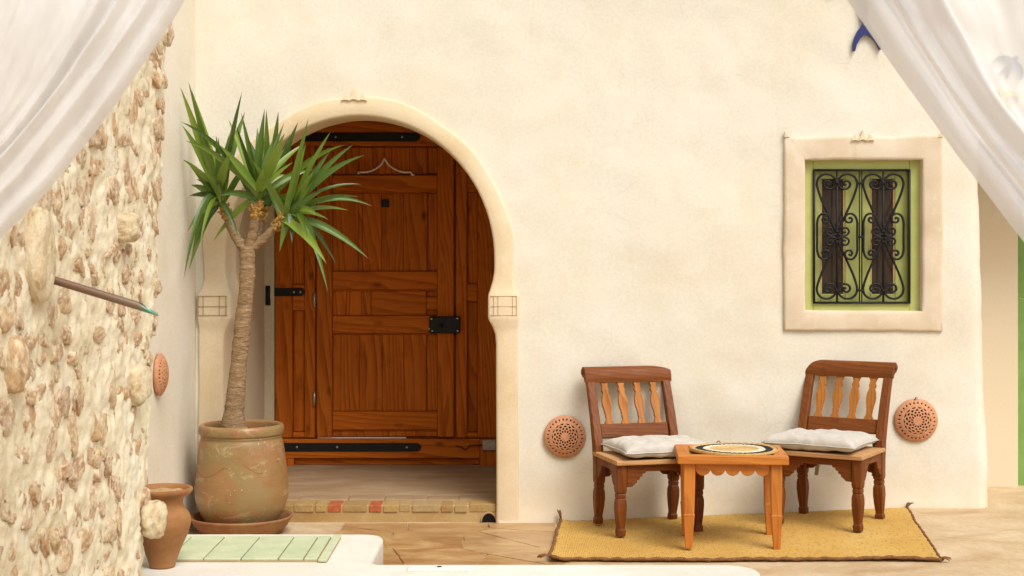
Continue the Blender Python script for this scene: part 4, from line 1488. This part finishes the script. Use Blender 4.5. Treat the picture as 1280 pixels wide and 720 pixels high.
def wall_lamp(loc, r, rotz, rot, label):
    e = empty('wall_lamp', loc, rotz)
    setp(e, label, 'wall lamp', 'pierced terracotta wall lamps')
    for nm, me in (('lattice', lat), ('hollow_shade', dark_disc)):
        o = link(nm, me, None, e, (0, 0, 0), (0, rot, 0)); o.scale = (r, r, r)
        if nm == 'lattice':
            s = o.modifiers.new('thick', 'SOLIDIFY'); s.thickness = .05
    return e
x, z = W(706, 545); wall_lamp((x, -.022, z), .120, 0, .0, 'round pierced terracotta wall lamp left of the chair nearer the door')
x, z = W(1144, 525); e = wall_lamp((x, -.022, z), .124, 0, .4, 'round pierced terracotta wall lamp right of the chair under the window')
tube('hook', [(-.01, .0, .118), (-.006, -.012, .135), (.004, -.006, .131)], .003, M['iron'], e, 6)
d_ = F_PX * (SWX + .045) / (207 - 640)
wall_lamp((SWX + .024, d_ - DIST, EYE - (468 - HOR) * d_ / F_PX), .108, R(90), .2, 'round pierced terracotta wall lamp on the side wall, seen edge on')

# ---- straw rug
RC = [Vector((.285, -.075)), Vector((2.29, -.065)), Vector((2.13, -1.355)), Vector((.195, -1.155))]   # back-left, back-right, front-right, front-left
def rug_p(u, v):
    a = RC[0].lerp(RC[1], u); b = RC[3].lerp(RC[2], u)
    p = a.lerp(b, v)
    p.y += .012 * math.sin(u * 9 + 1) * v + .006 * nz(u * 7, v, 0, 2)
    p.x += .010 * nz(v * 5, u * 2, 3, 2)
    return p
rug = empty('straw_rug', (1.2, -.7, 0))
setp(rug, 'yellow woven straw rug with brown corded edges under the chairs and table', 'rug')
RO_ = Vector((1.2, -.7, 0))
rv_, rf_ = [], []
nu, nv = 120, 70
def rug_z(u, v, p):
    z = ground_h(p.x, p.y) + .012 + .0025 * nz(u * 6, v * 5, 9, 3)
    if v > .93: z += .010 * (v - .93) / .07 * (.5 + .8 * max(0, nz(u * 5, 1, 2, 2) + .3))
    if u < .03: z += .012 * (1 - u / .03)
    return z
for lay, dz in ((0, 0), (1, -.009)):
    for j in range(nv + 1):
        for i in range(nu + 1):
            u, v = i / nu, j / nv
            p = rug_p(u, v)
            rv_.append((p.x - RO_.x, p.y - RO_.y, rug_z(u, v, p) + dz))
NU = nu + 1
off = (nu + 1) * (nv + 1)
for j in range(nv):
    for i in range(nu):
        q = (j * NU + i, (j + 1) * NU + i, (j + 1) * NU + i + 1, j * NU + i + 1)
        rf_.append(q); rf_.append(tuple(off + k for k in q[::-1]))
edge = [j * NU for j in range(nv + 1)]
def skirt(ids, flip):
    for a, b in zip(ids, ids[1:]):
        q = (a, b, off + b, off + a)
        rf_.append(q if not flip else q[::-1])
skirt([j * NU for j in range(nv + 1)], True); skirt([j * NU + nu for j in range(nv + 1)], False)
skirt(list(range(nu + 1)), False); skirt([nv * NU + i for i in range(nu + 1)], True)
obj('woven_field', rv_, rf_, M['straw'], rug, smooth=True)
def rug_edge(pts, r, nm='edge_cord'):
    P_ = []
    for k, (u, v) in enumerate(pts):
        p = rug_p(u, v); P_.append((p.x - RO_.x, p.y - RO_.y, rug_z(min(max(u, 0), 1), min(max(v, 0), 1), p) - .002 + .002 * math.sin(k * 1.3)))
    tube(nm, P_, [r * (1 + .25 * math.sin(k * 2.1)) for k in range(len(P_))], M['rug_cord'], rug, 7)
rug_edge([(k / 90, 1.0) for k in range(91)], .0085)
rug_edge([(-.002, k / 60) for k in range(61)], .0085)
rug_edge([(1.002, k / 60) for k in range(61)], .0075)
def tassel(u, v, dx, dy, up):
    p = rug_p(u, v); b = Vector((p.x - RO_.x, p.y - RO_.y, rug_z(u, v, p)))
    e = empty('tassel', b, parent=rug)
    tr2 = random.Random(int(u * 10 + v * 7))
    for k in range(9):
        o = Vector((dx + tr2.uniform(-.016, .016), dy + tr2.uniform(-.016, .016), up + tr2.uniform(-.004, .008)))
        tube('strand', [(0, 0, 0), tuple(o * .5 + Vector((0, 0, .008))), tuple(o)], [.0045, .004, .0022], M['rug_cord'], e, 5)
tassel(0, 1, -.055, -.01, -.003)
tassel(0, 0, -.012, .015, .045)
tassel(1, 0, .03, .02, .02)
tassel(1, 1, .03, -.005, .0)

# ---- chairs
def sq_loft(secs, ch=.18):
    """secs: (z, halfwidth x, halfwidth y, cx, cy); octagonal chamfered section"""
    verts, faces = [], []
    for z, hx_, hy_, cx, cy in secs:
        for sx, sy in ((1 - ch, 1), (1, 1 - ch), (1, -1 + ch), (1 - ch, -1), (-1 + ch, -1), (-1, -1 + ch), (-1, 1 - ch), (-1 + ch, 1)):
            verts.append((cx + sx * hx_, cy + sy * hy_, z))
    n = len(secs)
    for i in range(n - 1):
        for k in range(8):
            k2 = (k + 1) % 8
            faces.append((i * 8 + k2, i * 8 + k, (i + 1) * 8 + k, (i + 1) * 8 + k2))
    faces.append(tuple(range(8)))
    faces.append(tuple((n - 1) * 8 + k for k in range(8))[::-1])
    return verts, faces
SH = .425           # top of the seat
LX, LYF, LYB = .225, -.185, .185
def back_y(z):      # the back rakes and rolls over at the top
    t = max(0, z - .44)
    return LYB + .004 + .30 * t + .22 * t * t
def carve(half, h, steps=4):
    """bracketed apron outline: solid at the ends, stepping up to a thin middle"""
    pts = [(-half, 0), (-half, -h)]
    prof = [(0.0, 1.0), (.16, .98), (.24, .86), (.30, .80), (.31, .70), (.38, .66), (.39, .56), (.46, .52), (.47, .42), (.55, .40), (.56, .32)]
    for t, k in prof[1:]:
        pts.append((-half + t * half, -h * k))
    for t, k in reversed(prof[1:]):
        pts.append((half - t * half, -h * k))
    pts += [(half, -h), (half, 0)]
    return pts
def make_chair(loc, rotz, label):
    c = empty('chair', loc, rotz)
    c.scale = (1, 1, .975)
    setp(c, label, 'chair', 'carved wooden chairs at the low table')
    # seat
    prism('seat', [(-.262, -.235), (.262, -.235), (.257, .20), (-.257, .20)], 0, .026, M['seat'], c, (0, 0, SH - .0262), (R(-90), 0, 0), bev=.006, seg=2).scale = (1, -1, 1)
    # front legs
    low = [(0, .021, .021), (.004, .023, .023), (.034, .024, .024), (.040, .020, .020), (.05, .020, .020), (.10, .0255, .0255), (.15, .029, .029), (.185, .0285, .0285), (.205, .025, .025), (.211, .022, .022), (.217, .025, .025), (.232, .025, .025), (.238, .022, .022), (.244, .027, .027)]
    for sx in (-1, 1):
        secs = [(z, a, b, sx * LX, LYF) for z, a, b in low] + [(.26, .029, .029, sx * LX, LYF), (SH - .027, .030, .030, sx * LX, LYF)]
        v, f = sq_loft(secs)
        obj('leg', v, f, M['chair_z'], c)
        # rear leg carries on up as the raked back post
        secs = [(z, a, b, sx * LX, LYB + .02 * (1 - z / .25) ** 2) for z, a, b in low]
        secs += [(.26, .029, .029, sx * LX, LYB), (.36, .029, .031, sx * LX, LYB)]
        for k in range(11):
            z = .42 + .40 * k / 10
            secs.append((z, .025 - .002 * k / 10, .031 - .012 * k / 10, sx * (LX + .006), back_y(z)))
        v, f = sq_loft(secs)
        obj('leg', v, f, M['chair_z'], c)
    # aprons
    AH = .125
    prism('apron', carve(LX - .030, AH), -.011, .011, M['chair_x'], c, (0, LYF - .012, SH - .027), bev=.003)
    prism('apron', carve(LX - .030, AH), -.011, .011, M['chair_x'], c, (0, LYB + .010, SH - .027), bev=.003)
    for sx in (-1, 1):
        prism('apron', carve(LYB - .030, AH), -.011, .011, M['chair_x'], c, (sx * (LX + .012), 0, SH - .027), (0, 0, R(90)), bev=.003)
    # crest: board rolled over into a scroll
    cz = .868
    cy = back_y(.84)
    prof = [(cy - .030, .812), (cy - .006, .812), (cy + .012, .835), (cy + .040, .842), (cy + .058, .858), (cy + .060, .882), (cy + .044, .898), (cy + .018, .902), (cy - .008, .890), (cy - .022, .865), (cy - .030, .838)]
    pr = [(q.x, q.y) for q in spline(prof + [prof[0]], 40)][:-1]
    hw = .262
    verts = [(-hw, y, z) for y, z in pr] + [(hw, y, z) for y, z in pr]
    n = len(pr)
    faces = [(k, (k + 1) % n, n + (k + 1) % n, n + k) for k in range(n)] + [tuple(range(n))[::-1], tuple(range(n, 2 * n))]
    cr = obj('crest_rail', verts, faces, M['chair_x'], c)
    for sx in (-1, 1):
        tube('scroll_end', [(sx * (hw - .004), cy + .034, .872), (sx * (hw + .006), cy + .034, .872)], .017, M['chair_z'], c, 14)
    # lower back rail
    box('back_rail', (0, back_y(.535) + .002, .535), (2 * LX - .040, .022, .085), M['chair_x'], c, .004, (R(-19), 0, 0))
    # sawn balusters
    zb, zt = .572, .818
    bal = [(0, .024), (.05, .024), (.09, .019), (.14, .0155), (.20, .018), (.24, .0165), (.27, .020), (.30, .0195), (.42, .026), (.52, .0275), (.62, .024), (.70, .018), (.735, .0155), (.76, .020), (.80, .0205), (.86, .0155), (.92, .019), (.97, .025), (1, .027)]
    bs = spline([(w, t, 0) for t, w in bal], 60)
    bl = math.hypot(zt - zb, back_y(zt) - back_y(zb))
    pts = [(-q.x, q.y * bl) for q in bs] + [(q.x, q.y * bl) for q in reversed(bs)]
    me = prism_mesh('baluster', pts, -.009, .009, .0015)
    me.materials.append(M['baluster'])
    ang = math.atan2(back_y(zt) - back_y(zb), zt - zb)
    for k in range(4):
        link('baluster', me, None, c, ((-1.5 + k) * .099, back_y(zb) - .002, zb), (-ang, 0, 0))
    return c
cA = at(806, 663, 8.50); cB = at(1040, 657, 8.52)
CA = (.760, -.385, ground_h(.76, -.385) + .014)
CB = (1.775, -.40, ground_h(1.775, -.40) + .014)
make_chair(CA, R(15), 'carved brown wooden chair with cushion on the side nearer the door')
make_chair(CB, R(-31), 'carved brown wooden chair with cushion below the green window')

# ---- cushions
def make_cushion(loc, rotz, seed, label, half=(.265, .215), th=.056, shift=(0, 0), tilt=0, ties=()):
    e = empty('cushion', loc, rotz)
    setp(e, label, 'cushion', 'pale linen chair cushions')
    n = 44
    verts, faces = [], []
    tufts = [(0, 0), (-.45, -.42), (.45, -.42), (-.45, .42), (.45, .42)]
    def xy(u, v):
        k = 1 - .07 * (1 - abs(u) ** 2) * abs(v) ** 3 * 1.2
        k2 = 1 - .07 * (1 - abs(v) ** 2) * abs(u) ** 3 * 1.2
        return u * half[0] * k2 + shift[0], v * half[1] * k + shift[1]
    def hgt(u, v):
        b = max(0, (1 - abs(u) ** 4.5)) ** .45 * max(0, (1 - abs(v) ** 4.5)) ** .45
        for a, c in tufts:
            b *= 1 - .45 * math.exp(-((u - a) ** 2 + (v - c) ** 2) / .014)
            rr = math.hypot(u - a, v - c); b *= 1 + .07 * math.sin(math.atan2(v - c, u - a) * 7 + seed * a + c) * math.exp(-(rr / .32) ** 2) * min(1, rr / .08)
            b *= 1 - .16 * math.exp(-((u - a) ** 2 + (v - c) ** 2) / .10)
        # creases pulled from the edge seams
        b += .10 * b * mnoise.noise(Vector((u * 4.5 + seed, v * 4.5, 0))) + .13 * b * math.sin(u * 15 + seed + 2 * v + 1.5 * math.sin(u * 5)) * (abs(v) ** 3) + .11 * b * math.sin(v * 13 + seed + math.sin(v * 6)) * (abs(u) ** 3)
        return b * th
    for side in (1, -1):
        for j in range(n + 1):
            for i in range(n + 1):
                u, v = -1 + 2 * i / n, -1 + 2 * j / n
                u = math.copysign(abs(u) ** .8, u); v = math.copysign(abs(v) ** .8, v)
                x, y = xy(u, v)
                h = hgt(u, v)
                z = th * .72 + h if side > 0 else th * .72 - h * .72
                z += .006 * mnoise.noise(Vector((u * 2 + seed, v * 2, 5)))
                verts.append((x, y, max(z, 0.001)))
    m_ = (n + 1) ** 2
    for j in range(n):
        for i in range(n):
            q = (j * (n + 1) + i, j * (n + 1) + i + 1, (j + 1) * (n + 1) + i + 1, (j + 1) * (n + 1) + i)
            faces.append(q); faces.append(tuple(m_ + k for k in q[::-1]))
    bm = bmesh.new()
    me = mesh('cover', verts, faces); bm.from_mesh(me)
    bmesh.ops.remove_doubles(bm, verts=bm.verts, dist=.0012)
    bpy.data.meshes.remove(me)
    o = link('cover', bm_mesh('cover', bm), M['cushion'], e, smooth=True)
    # piped seam
    seam = []
    for k in range(81):
        a = 2 * math.pi * k / 80
        ca, sa_ = math.cos(a), math.sin(a)
        s = 1 / max(abs(ca), abs(sa_))
        x, y = xy(ca * s, sa_ * s)
        seam.append((x, y, th * .72 + .006 * mnoise.noise(Vector((ca * s * 2 + seed, sa_ * s * 2, 5)))))
    tube('seam', seam, .0035, M['cushion'], e, 6, cap=False)
    for (x, y, ln, dx) in ties:
        w = .011
        b0 = Vector((x, y, .03))
        pts = [b0, b0 + Vector((0, .02, -.03)), b0 + Vector((dx * .5, .022, -ln * .6)), b0 + Vector((dx, .02, -ln))]
        pts = spline(pts, 10)
        vv, ff = [], []
        for q in pts: vv += [(q.x - w, q.y, q.z), (q.x + w, q.y + .004, q.z)]
        for k in range(9): ff.append((2 * k, 2 * k + 1, 2 * k + 3, 2 * k + 2))
        t = obj('tie', vv, ff, M['tie'], e)
        s = t.modifiers.new('thick', 'SOLIDIFY'); s.thickness = .0015
    return e
make_cushion((CA[0], CA[1], CA[2] + SH * .975 + .001), R(15), 1.0, 'pale linen cushion on the chair nearer the door', shift=(.045, -.045))
make_cushion((CB[0], CB[1], CB[2] + SH * .975 + .001), R(-31), 4.0, 'pale linen cushion with hanging ties on the chair below the window', shift=(-.035, -.045), ties=((-.13, .185, .22, -.02), (.19, .19, .20, -.005), (.205, .19, .24, .012)))

# ---- low table
TB = Vector((1.158, -.825, ground_h(1.158, -.825) + .014))
table = empty('low_table', TB, R(-4))
setp(table, 'low orange pine table with scalloped aprons between the two chairs', 'table')
TH = .487
TW, TD = .285, .235
lx, ly = .222, .178
for sx in (-1, 1):
    for sy in (-1, 1):
        secs = [(0, .016, .016, 0, 0), (.004, .0175, .0175, 0, 0), (.165, .0275, .0275, 0, 0), (.170, .0285, .0285, 0, 0), (.176, .0285, .0285, 0, 0), (.181, .0265, .0265, 0, 0), (.30, .029, .029, 0, 0), (TH - .048, .030, .030, 0, 0)]
        tt = []
        for z, a, b, _, _ in secs:
            tt.append((z, a, b, sx * (lx + .005 * (1 - z / TH)), sy * (ly + .005 * (1 - z / TH))))
        v, f = sq_loft(tt, .12)
        obj('leg', v, f, M['table_z'], table)
def scallop(half, n, h=.030, base=.038):
    pts = [(-half, 0), (-half, -base + .006)]
    w = 2 * half / n
    for k in range(n):
        for q in range(9):
            t = q / 8
            pts.append((-half + w * (k + t), -base - h * .8 * math.sin(math.pi * t) ** .75 + (.004 if q in (0, 8) else 0)))
    pts += [(half, -base + .006), (half, 0)]
    return pts
for sy in (-1, 1):
    prism('apron', scallop(lx - .030, 5), -.010, .010, M['table_x'], table, (0, sy * (ly + .010), TH - .046), bev=.002)
for sx in (-1, 1):
    prism('apron', scallop(ly - .030, 4), -.010, .010, M['table_x'], table, (sx * (lx + .010), 0, TH - .046), (0, 0, R(90)), bev=.002)
TZ = TH - .0225
bw = .068
box('top_board', (0, -TD + bw / 2, TZ), (2 * TW, bw, .045), M['table_x'], table, .007, seg=3)
box('top_board', (0, TD - bw / 2, TZ), (2 * TW, bw, .045), M['table_x'], table, .007, seg=3)
for sx in (-1, 1):
    box('top_board', (sx * (TW - bw / 2), 0, TZ - .0008), (bw, 2 * TD - 2 * bw - .001, .045), M['table_y'], table, .005, seg=2)
box('top_panel', (0, 0, TZ - .008), (2 * TW - 2 * bw - .001, 2 * TD - 2 * bw - .001, .036), M['table_x'], table, .002)

# ---- round raffia mat
mat_ = empty('raffia_mat', (TB.x + .022, TB.y + .005, TB.z + TH + .0005))
setp(mat_, 'round coiled raffia mat with black and cream rings on the low table', 'mat')
def coil(name, r0, r1, n, mt, h=.010):
    verts, faces = [], []
    prof = []
    for k in range(n):
        a = r0 + (r1 - r0) * k / n; b = r0 + (r1 - r0) * (k + 1) / n
        prof += [(a + (b - a) * .04, h * .55), (a + (b - a) * .3, h * .93), (a + (b - a) * .5, h), (a + (b - a) * .7, h * .93)]
    prof.append((r1, h * .55)); prof.append((r1, .0)); prof.insert(0, (max(r0, .0005), 0.0))
    sg = 96
    for r, z in prof:
        for k in range(sg):
            a = 2 * math.pi * k / sg
            zz = z * (1 + .12 * math.sin(k * 2.6 + r * 300)) + .003 * (r / .23) ** 2 * math.sin(2 * a + .7) * (1 if z > 0 else 0)
            verts.append((r * math.cos(a), r * math.sin(a), max(zz, 0)))
    for i in range(len(prof) - 1):
        for k in range(sg):
            faces.append((i * sg + k, i * sg + (k + 1) % sg, (i + 1) * sg + (k + 1) % sg, (i + 1) * sg + k))
    o = obj(name, verts, faces, mt, mat_, smooth=True)
coil('centre_coil', .0, .128, 10, M['raffia'])
coil('cream_ring', .128, .166, 3, M['raffia_white'])
coil('black_ring', .166, .204, 3, M['raffia_black'])
coil('outer_ring', .204, .226, 2, M['raffia'])
coil('rim', .226, .236, 1, M['raffia_rim'], .012)
tube('loop', [(-.06, .233, .008), (-.055, .246, .014), (-.045, .247, .016), (-.04, .234, .009)], .003, M['rug_cord'], mat_, 6)

# ---- plant just outside the right edge: one leaf tip reaches into the picture
pl = empty('potted_plant', (2.42, -2.4, 0))
setp(pl, 'potted plant at the far right edge, one yellow green leaf tip showing', 'plant')
link('pot', lathe_mesh('pot', [(0, 0), (.09, 0), (.10, .01), (.13, .16), (.145, .27), (.155, .28), (.155, .31), (.14, .31), (.13, .27), (0, .26)], 40, .01, 2), M['pot_small'], pl, smooth=True)
tube('stem', [(0, 0, .25), (.01, .01, .7), (-.01, 0, 1.1), (.0, .02, 1.5)], [.014, .012, .010, .006], M['bark'], pl, 8)
pb = Vector((0, 0, 0))
tp_ = at(1271, 371, 6.5) - Vector((2.42, -2.4, 0))
leaf(Vector((0, 0, 1.28)), tp_, .040, .12, 0, .3, pl)
for k, (dx, dy, dz, zb) in enumerate(((.22, .1, .18, 1.2), (.18, -.2, .05, 1.1), (.05, .25, .2, 1.3), (.25, .0, -.1, 1.0), (-.05, -.22, .22, 1.35), (.12, .15, .3, 1.45), (.02, .02, .34, 1.48), (.2, -.1, .2, 1.4))):
    leaf(Vector((0, 0, zb)), Vector((dx, dy, zb + dz)), .042, .12, 0, .2 * k, pl)

# ---- glazed swallows on the upper wall
def swallow(px, py, size, ang, mat, label, flip=1, tail=1.0):
    """spread swallow: head up the +z axis, swept wings, forked tail"""
    half = [(0, .50), (.07, .46), (.10, .38), (.13, .30), (.28, .30), (.50, .20), (.70, .0), (.80, -.30), (.62, -.14), (.45, -.02), (.26, .02), (.13, .0), (.11, -.16), (.16, -.36), (.24, -.62), (.10, -.42), (0, -.26)]
    half = [(a * (1 + .9 * (tail - 1) * .5), b * tail + .02 * (tail - 1)) if b < -.1 and a < .3 else (a, b) for a, b in half]
    ph = spline([(a, b) for a, b in half], 70)
    pts = [(q.x * flip, q.y) for q in ph] + [(-q.x * flip, q.y) for q in reversed(ph[1:-1])]
    x, z = W(px, py)
    s = size
    me = prism_mesh('swallow', [(a * s, b * s) for a, b in pts], -.014, .012)
    o = link('ceramic_swallow', me, mat, None, (x, -.014, z), (0, ang, 0), smooth=False)
    setp(o, label, 'swallow', 'glazed ceramic swallows on the wall')
    # rounded body and head
    b = bmesh.new(); bmesh.ops.create_uvsphere(b, u_segments=14, v_segments=8, radius=1)
    for v in b.verts: v.co = Vector((v.co.x * .10 * s, v.co.y * .11 * s - .012, v.co.z * .40 * s + .06 * s))
    link('body', bm_mesh('body', b), mat, o, smooth=True)
    return o
bo = [(1073, 8), (1076, 22), (1077, 31), (1071, 39), (1066, 50), (1064.5, 62), (1067.5, 64.5), (1070, 56), (1075, 48), (1082, 44), (1089, 48), (1095, 56), (1098, 62.5), (1100.5, 61), (1098, 50), (1091, 39), (1085, 29), (1083, 18), (1084, 8), (1094, -2), (1116, 4), (1142, 24), (1124, -6), (1097, -22), (1093, -40), (1084, -48), (1075, -40), (1072, -24), (1050, -26), (1034, -8), (1056, -12), (1069, -6)]
bx_, bz_ = W(1082, 20)
bpts = [(p.x, p.y) for p in spline([(W(*q)[0] - bx_, W(*q)[1] - bz_) for q in bo + [bo[0]]], 130)][:-1]
o = link('ceramic_swallow', prism_mesh('ceramic_swallow', bpts, -.018, .010), M['blue'], None, (bx_, -.012, bz_))
setp(o, 'blue glazed ceramic swallow half hidden by the curtain edge', 'swallow', 'glazed ceramic swallows on the wall')
b = bmesh.new(); bmesh.ops.create_uvsphere(b, u_segments=14, v_segments=8, radius=1)
for v in b.verts: v.co = Vector((v.co.x * .042 + .005, v.co.y * .03 - .014, v.co.z * .14 + .19))
link('body', bm_mesh('body', b), M['blue'], o, smooth=True)
swallow(1262, 82, .125, R(35), M['navy'], 'slate blue ceramic swallow showing dimly through the sheer curtain')
swallow(1251, 124, .125, R(-20), M['yellow'], 'yellow ceramic swallow showing faintly through the sheer curtain')
swallow(1163, 26, .15, R(20), M['red'], 'orange ceramic swallow peeping between the curtain folds')

# ---- sheer curtains tied to either side, near the camera
CD = 3.4
def cpath(px, n):
    return spline([(a, b) for a, b in px], n)
def curtain(name, E, C, O, section, rows, label, seed):
    """E free edge, C first fold line, O outer edge (photo px at the curtain's distance); section: (q, depth) along the cloth"""
    n = rows
    Es, Cs, Os = cpath(E, n), cpath(C, n), cpath(O, n)
    cols = []
    ss = spline([(a, b, 0) for a, b in section], len(section) * 12)
    verts, faces = [], []
    for j in range(n):
        t = j / (n - 1)
        e, c, o = Es[j], Cs[j], Os[j]
        for k, q in enumerate(ss):
            if q.x <= 1: p = e.lerp(c, q.x)
            else: p = c.lerp(o, (q.x - 1) / 5)
            dep = q.y
            wr = .010 * nz(q.x * 1.3 + seed, t * 4.0, q.y * 6, 3) + .004 * nz(q.x * 5 + seed, t * 5.5, 2, 2)
            w3 = at(p.x, p.y, CD)
            verts.append((w3.x, w3.y + dep * (1.7 - .5 * min(1, t * 1.8)) + wr * 1.6, w3.z))
    m_ = len(ss)
    for j in range(n - 1):
        for k in range(m_ - 1):
            faces.append((j * m_ + k, j * m_ + k + 1, (j + 1) * m_ + k + 1, (j + 1) * m_ + k))
    o = obj('sheer_curtain', verts, faces, M['sheer'], smooth=True)
    setp(o, label, 'curtain', 'sheer curtains')
    # cloth tie that holds the bunch aside
    j = int(n * 8.4 / 11)
    a_, b_ = at(Es[j].x, Es[j].y, CD), at(Os[j].x, Os[j].y, CD)
    c_, hw = (a_ + b_) / 2, abs(a_.x - b_.x) / 2 + .012
    tube('tie_band', [(c_.x + hw * math.cos(2 * math.pi * k / 24), c_.y - .012 + .115 * math.sin(2 * math.pi * k / 24), c_.z) for k in range(25)], .014, M['tie'], o, 8, cap=False)
    return o
curtain('l', [(262, -80), (228, 0), (178, 80), (122, 158), (60, 236), (0, 297), (-72, 372), (-118, 460), (-132, 570), (-132, 700), (-110, 880), (-100, 1070)],
        [(190, -80), (160, 0), (115, 70), (65, 138), (10, 200), (-45, 255), (-104, 335), (-138, 445), (-146, 565), (-146, 700), (-132, 880), (-126, 1070)],
        [(-166, -80), (-166, 0), (-166, 90), (-166, 160), (-166, 240), (-166, 310), (-165, 400), (-163, 490), (-161, 580), (-161, 700), (-166, 880), (-168, 1070)],
        [(6, .05), (4, .06), (3, .03), (2.2, .05), (1.7, .02), (1.2, .04), (.8, .02), (.35, .02), (.02, .01), (0.0, -.005), (.12, -.018), (.35, -.012), (.55, -.032), (.8, -.03), (1.0, -.048), (1.15, -.03), (1.35, -.05), (1.8, -.045), (2.6, -.06), (3.6, -.05), (6, -.06)],
        110, 'white sheer curtain drawn aside at the upper left', 1.0)
curtain('r', [(1010, -80), (1065, 0), (1120, 82), (1180, 167), (1235, 241), (1281, 300), (1345, 385), (1395, 480), (1412, 580), (1415, 700), (1390, 900), (1380, 1180)],
        [(1118, -80), (1158, 0), (1192, 66), (1232, 134), (1275, 186), (1320, 240), (1378, 335), (1420, 450), (1432, 570), (1434, 700), (1420, 900), (1415, 1180)],
        [(1760, -80), (1720, 0), (1690, 80), (1660, 160), (1640, 240), (1610, 320), (1560, 410), (1500, 500), (1460, 590), (1452, 700), (1470, 900), (1480, 1180)],
        [(6, .0), (4, .02), (2.6, -.01), (1.8, .015), (1.2, .0), (.6, .01), (.02, .004), (0, -.008), (.18, -.022), (.42, -.012), (.50, -.035), (.40, -.05), (.46, -.062), (.7, -.055), (.97, -.066), (1.0, -.078), (.93, -.088), (.6, -.075)],
        110, 'white sheer curtain drawn aside at the upper right', 6.0)

# ---- the other side of the courtyard, behind the camera (seen mirrored in the window panes)
opp = empty('arcade_house', (0, -15, 0))
setp(opp, 'plain cream house with arched openings across the courtyard', 'house')
OW, OH = 9.0, 4.2
bm = bmesh.new()
for k in range(5):
    xc = -7.2 + k * 3.6
    hw, sp = 1.15, 1.7
    pts = [(xc - 1.8, 0), (xc - hw, 0), (xc - hw, sp)] + [(xc - hw * math.cos(math.pi * q / 16), sp + hw * math.sin(math.pi * q / 16)) for q in range(1, 16)] + [(xc + hw, sp), (xc + hw, 0), (xc + 1.8, 0), (xc + 1.8, OH), (xc - 1.8, OH)]
    me = prism_mesh('arcade_bay', pts, -.3, 0)
    link('arcade_bay', me, M['wall'], opp)
box('back_wall', (0, -2.6, OH / 2), (18, .3, OH), M['reveal'], opp, 0)
box('roof_slab', (0, -1.45, OH + .12), (18.2, 2.9, .2), M['wall'], opp, .01)
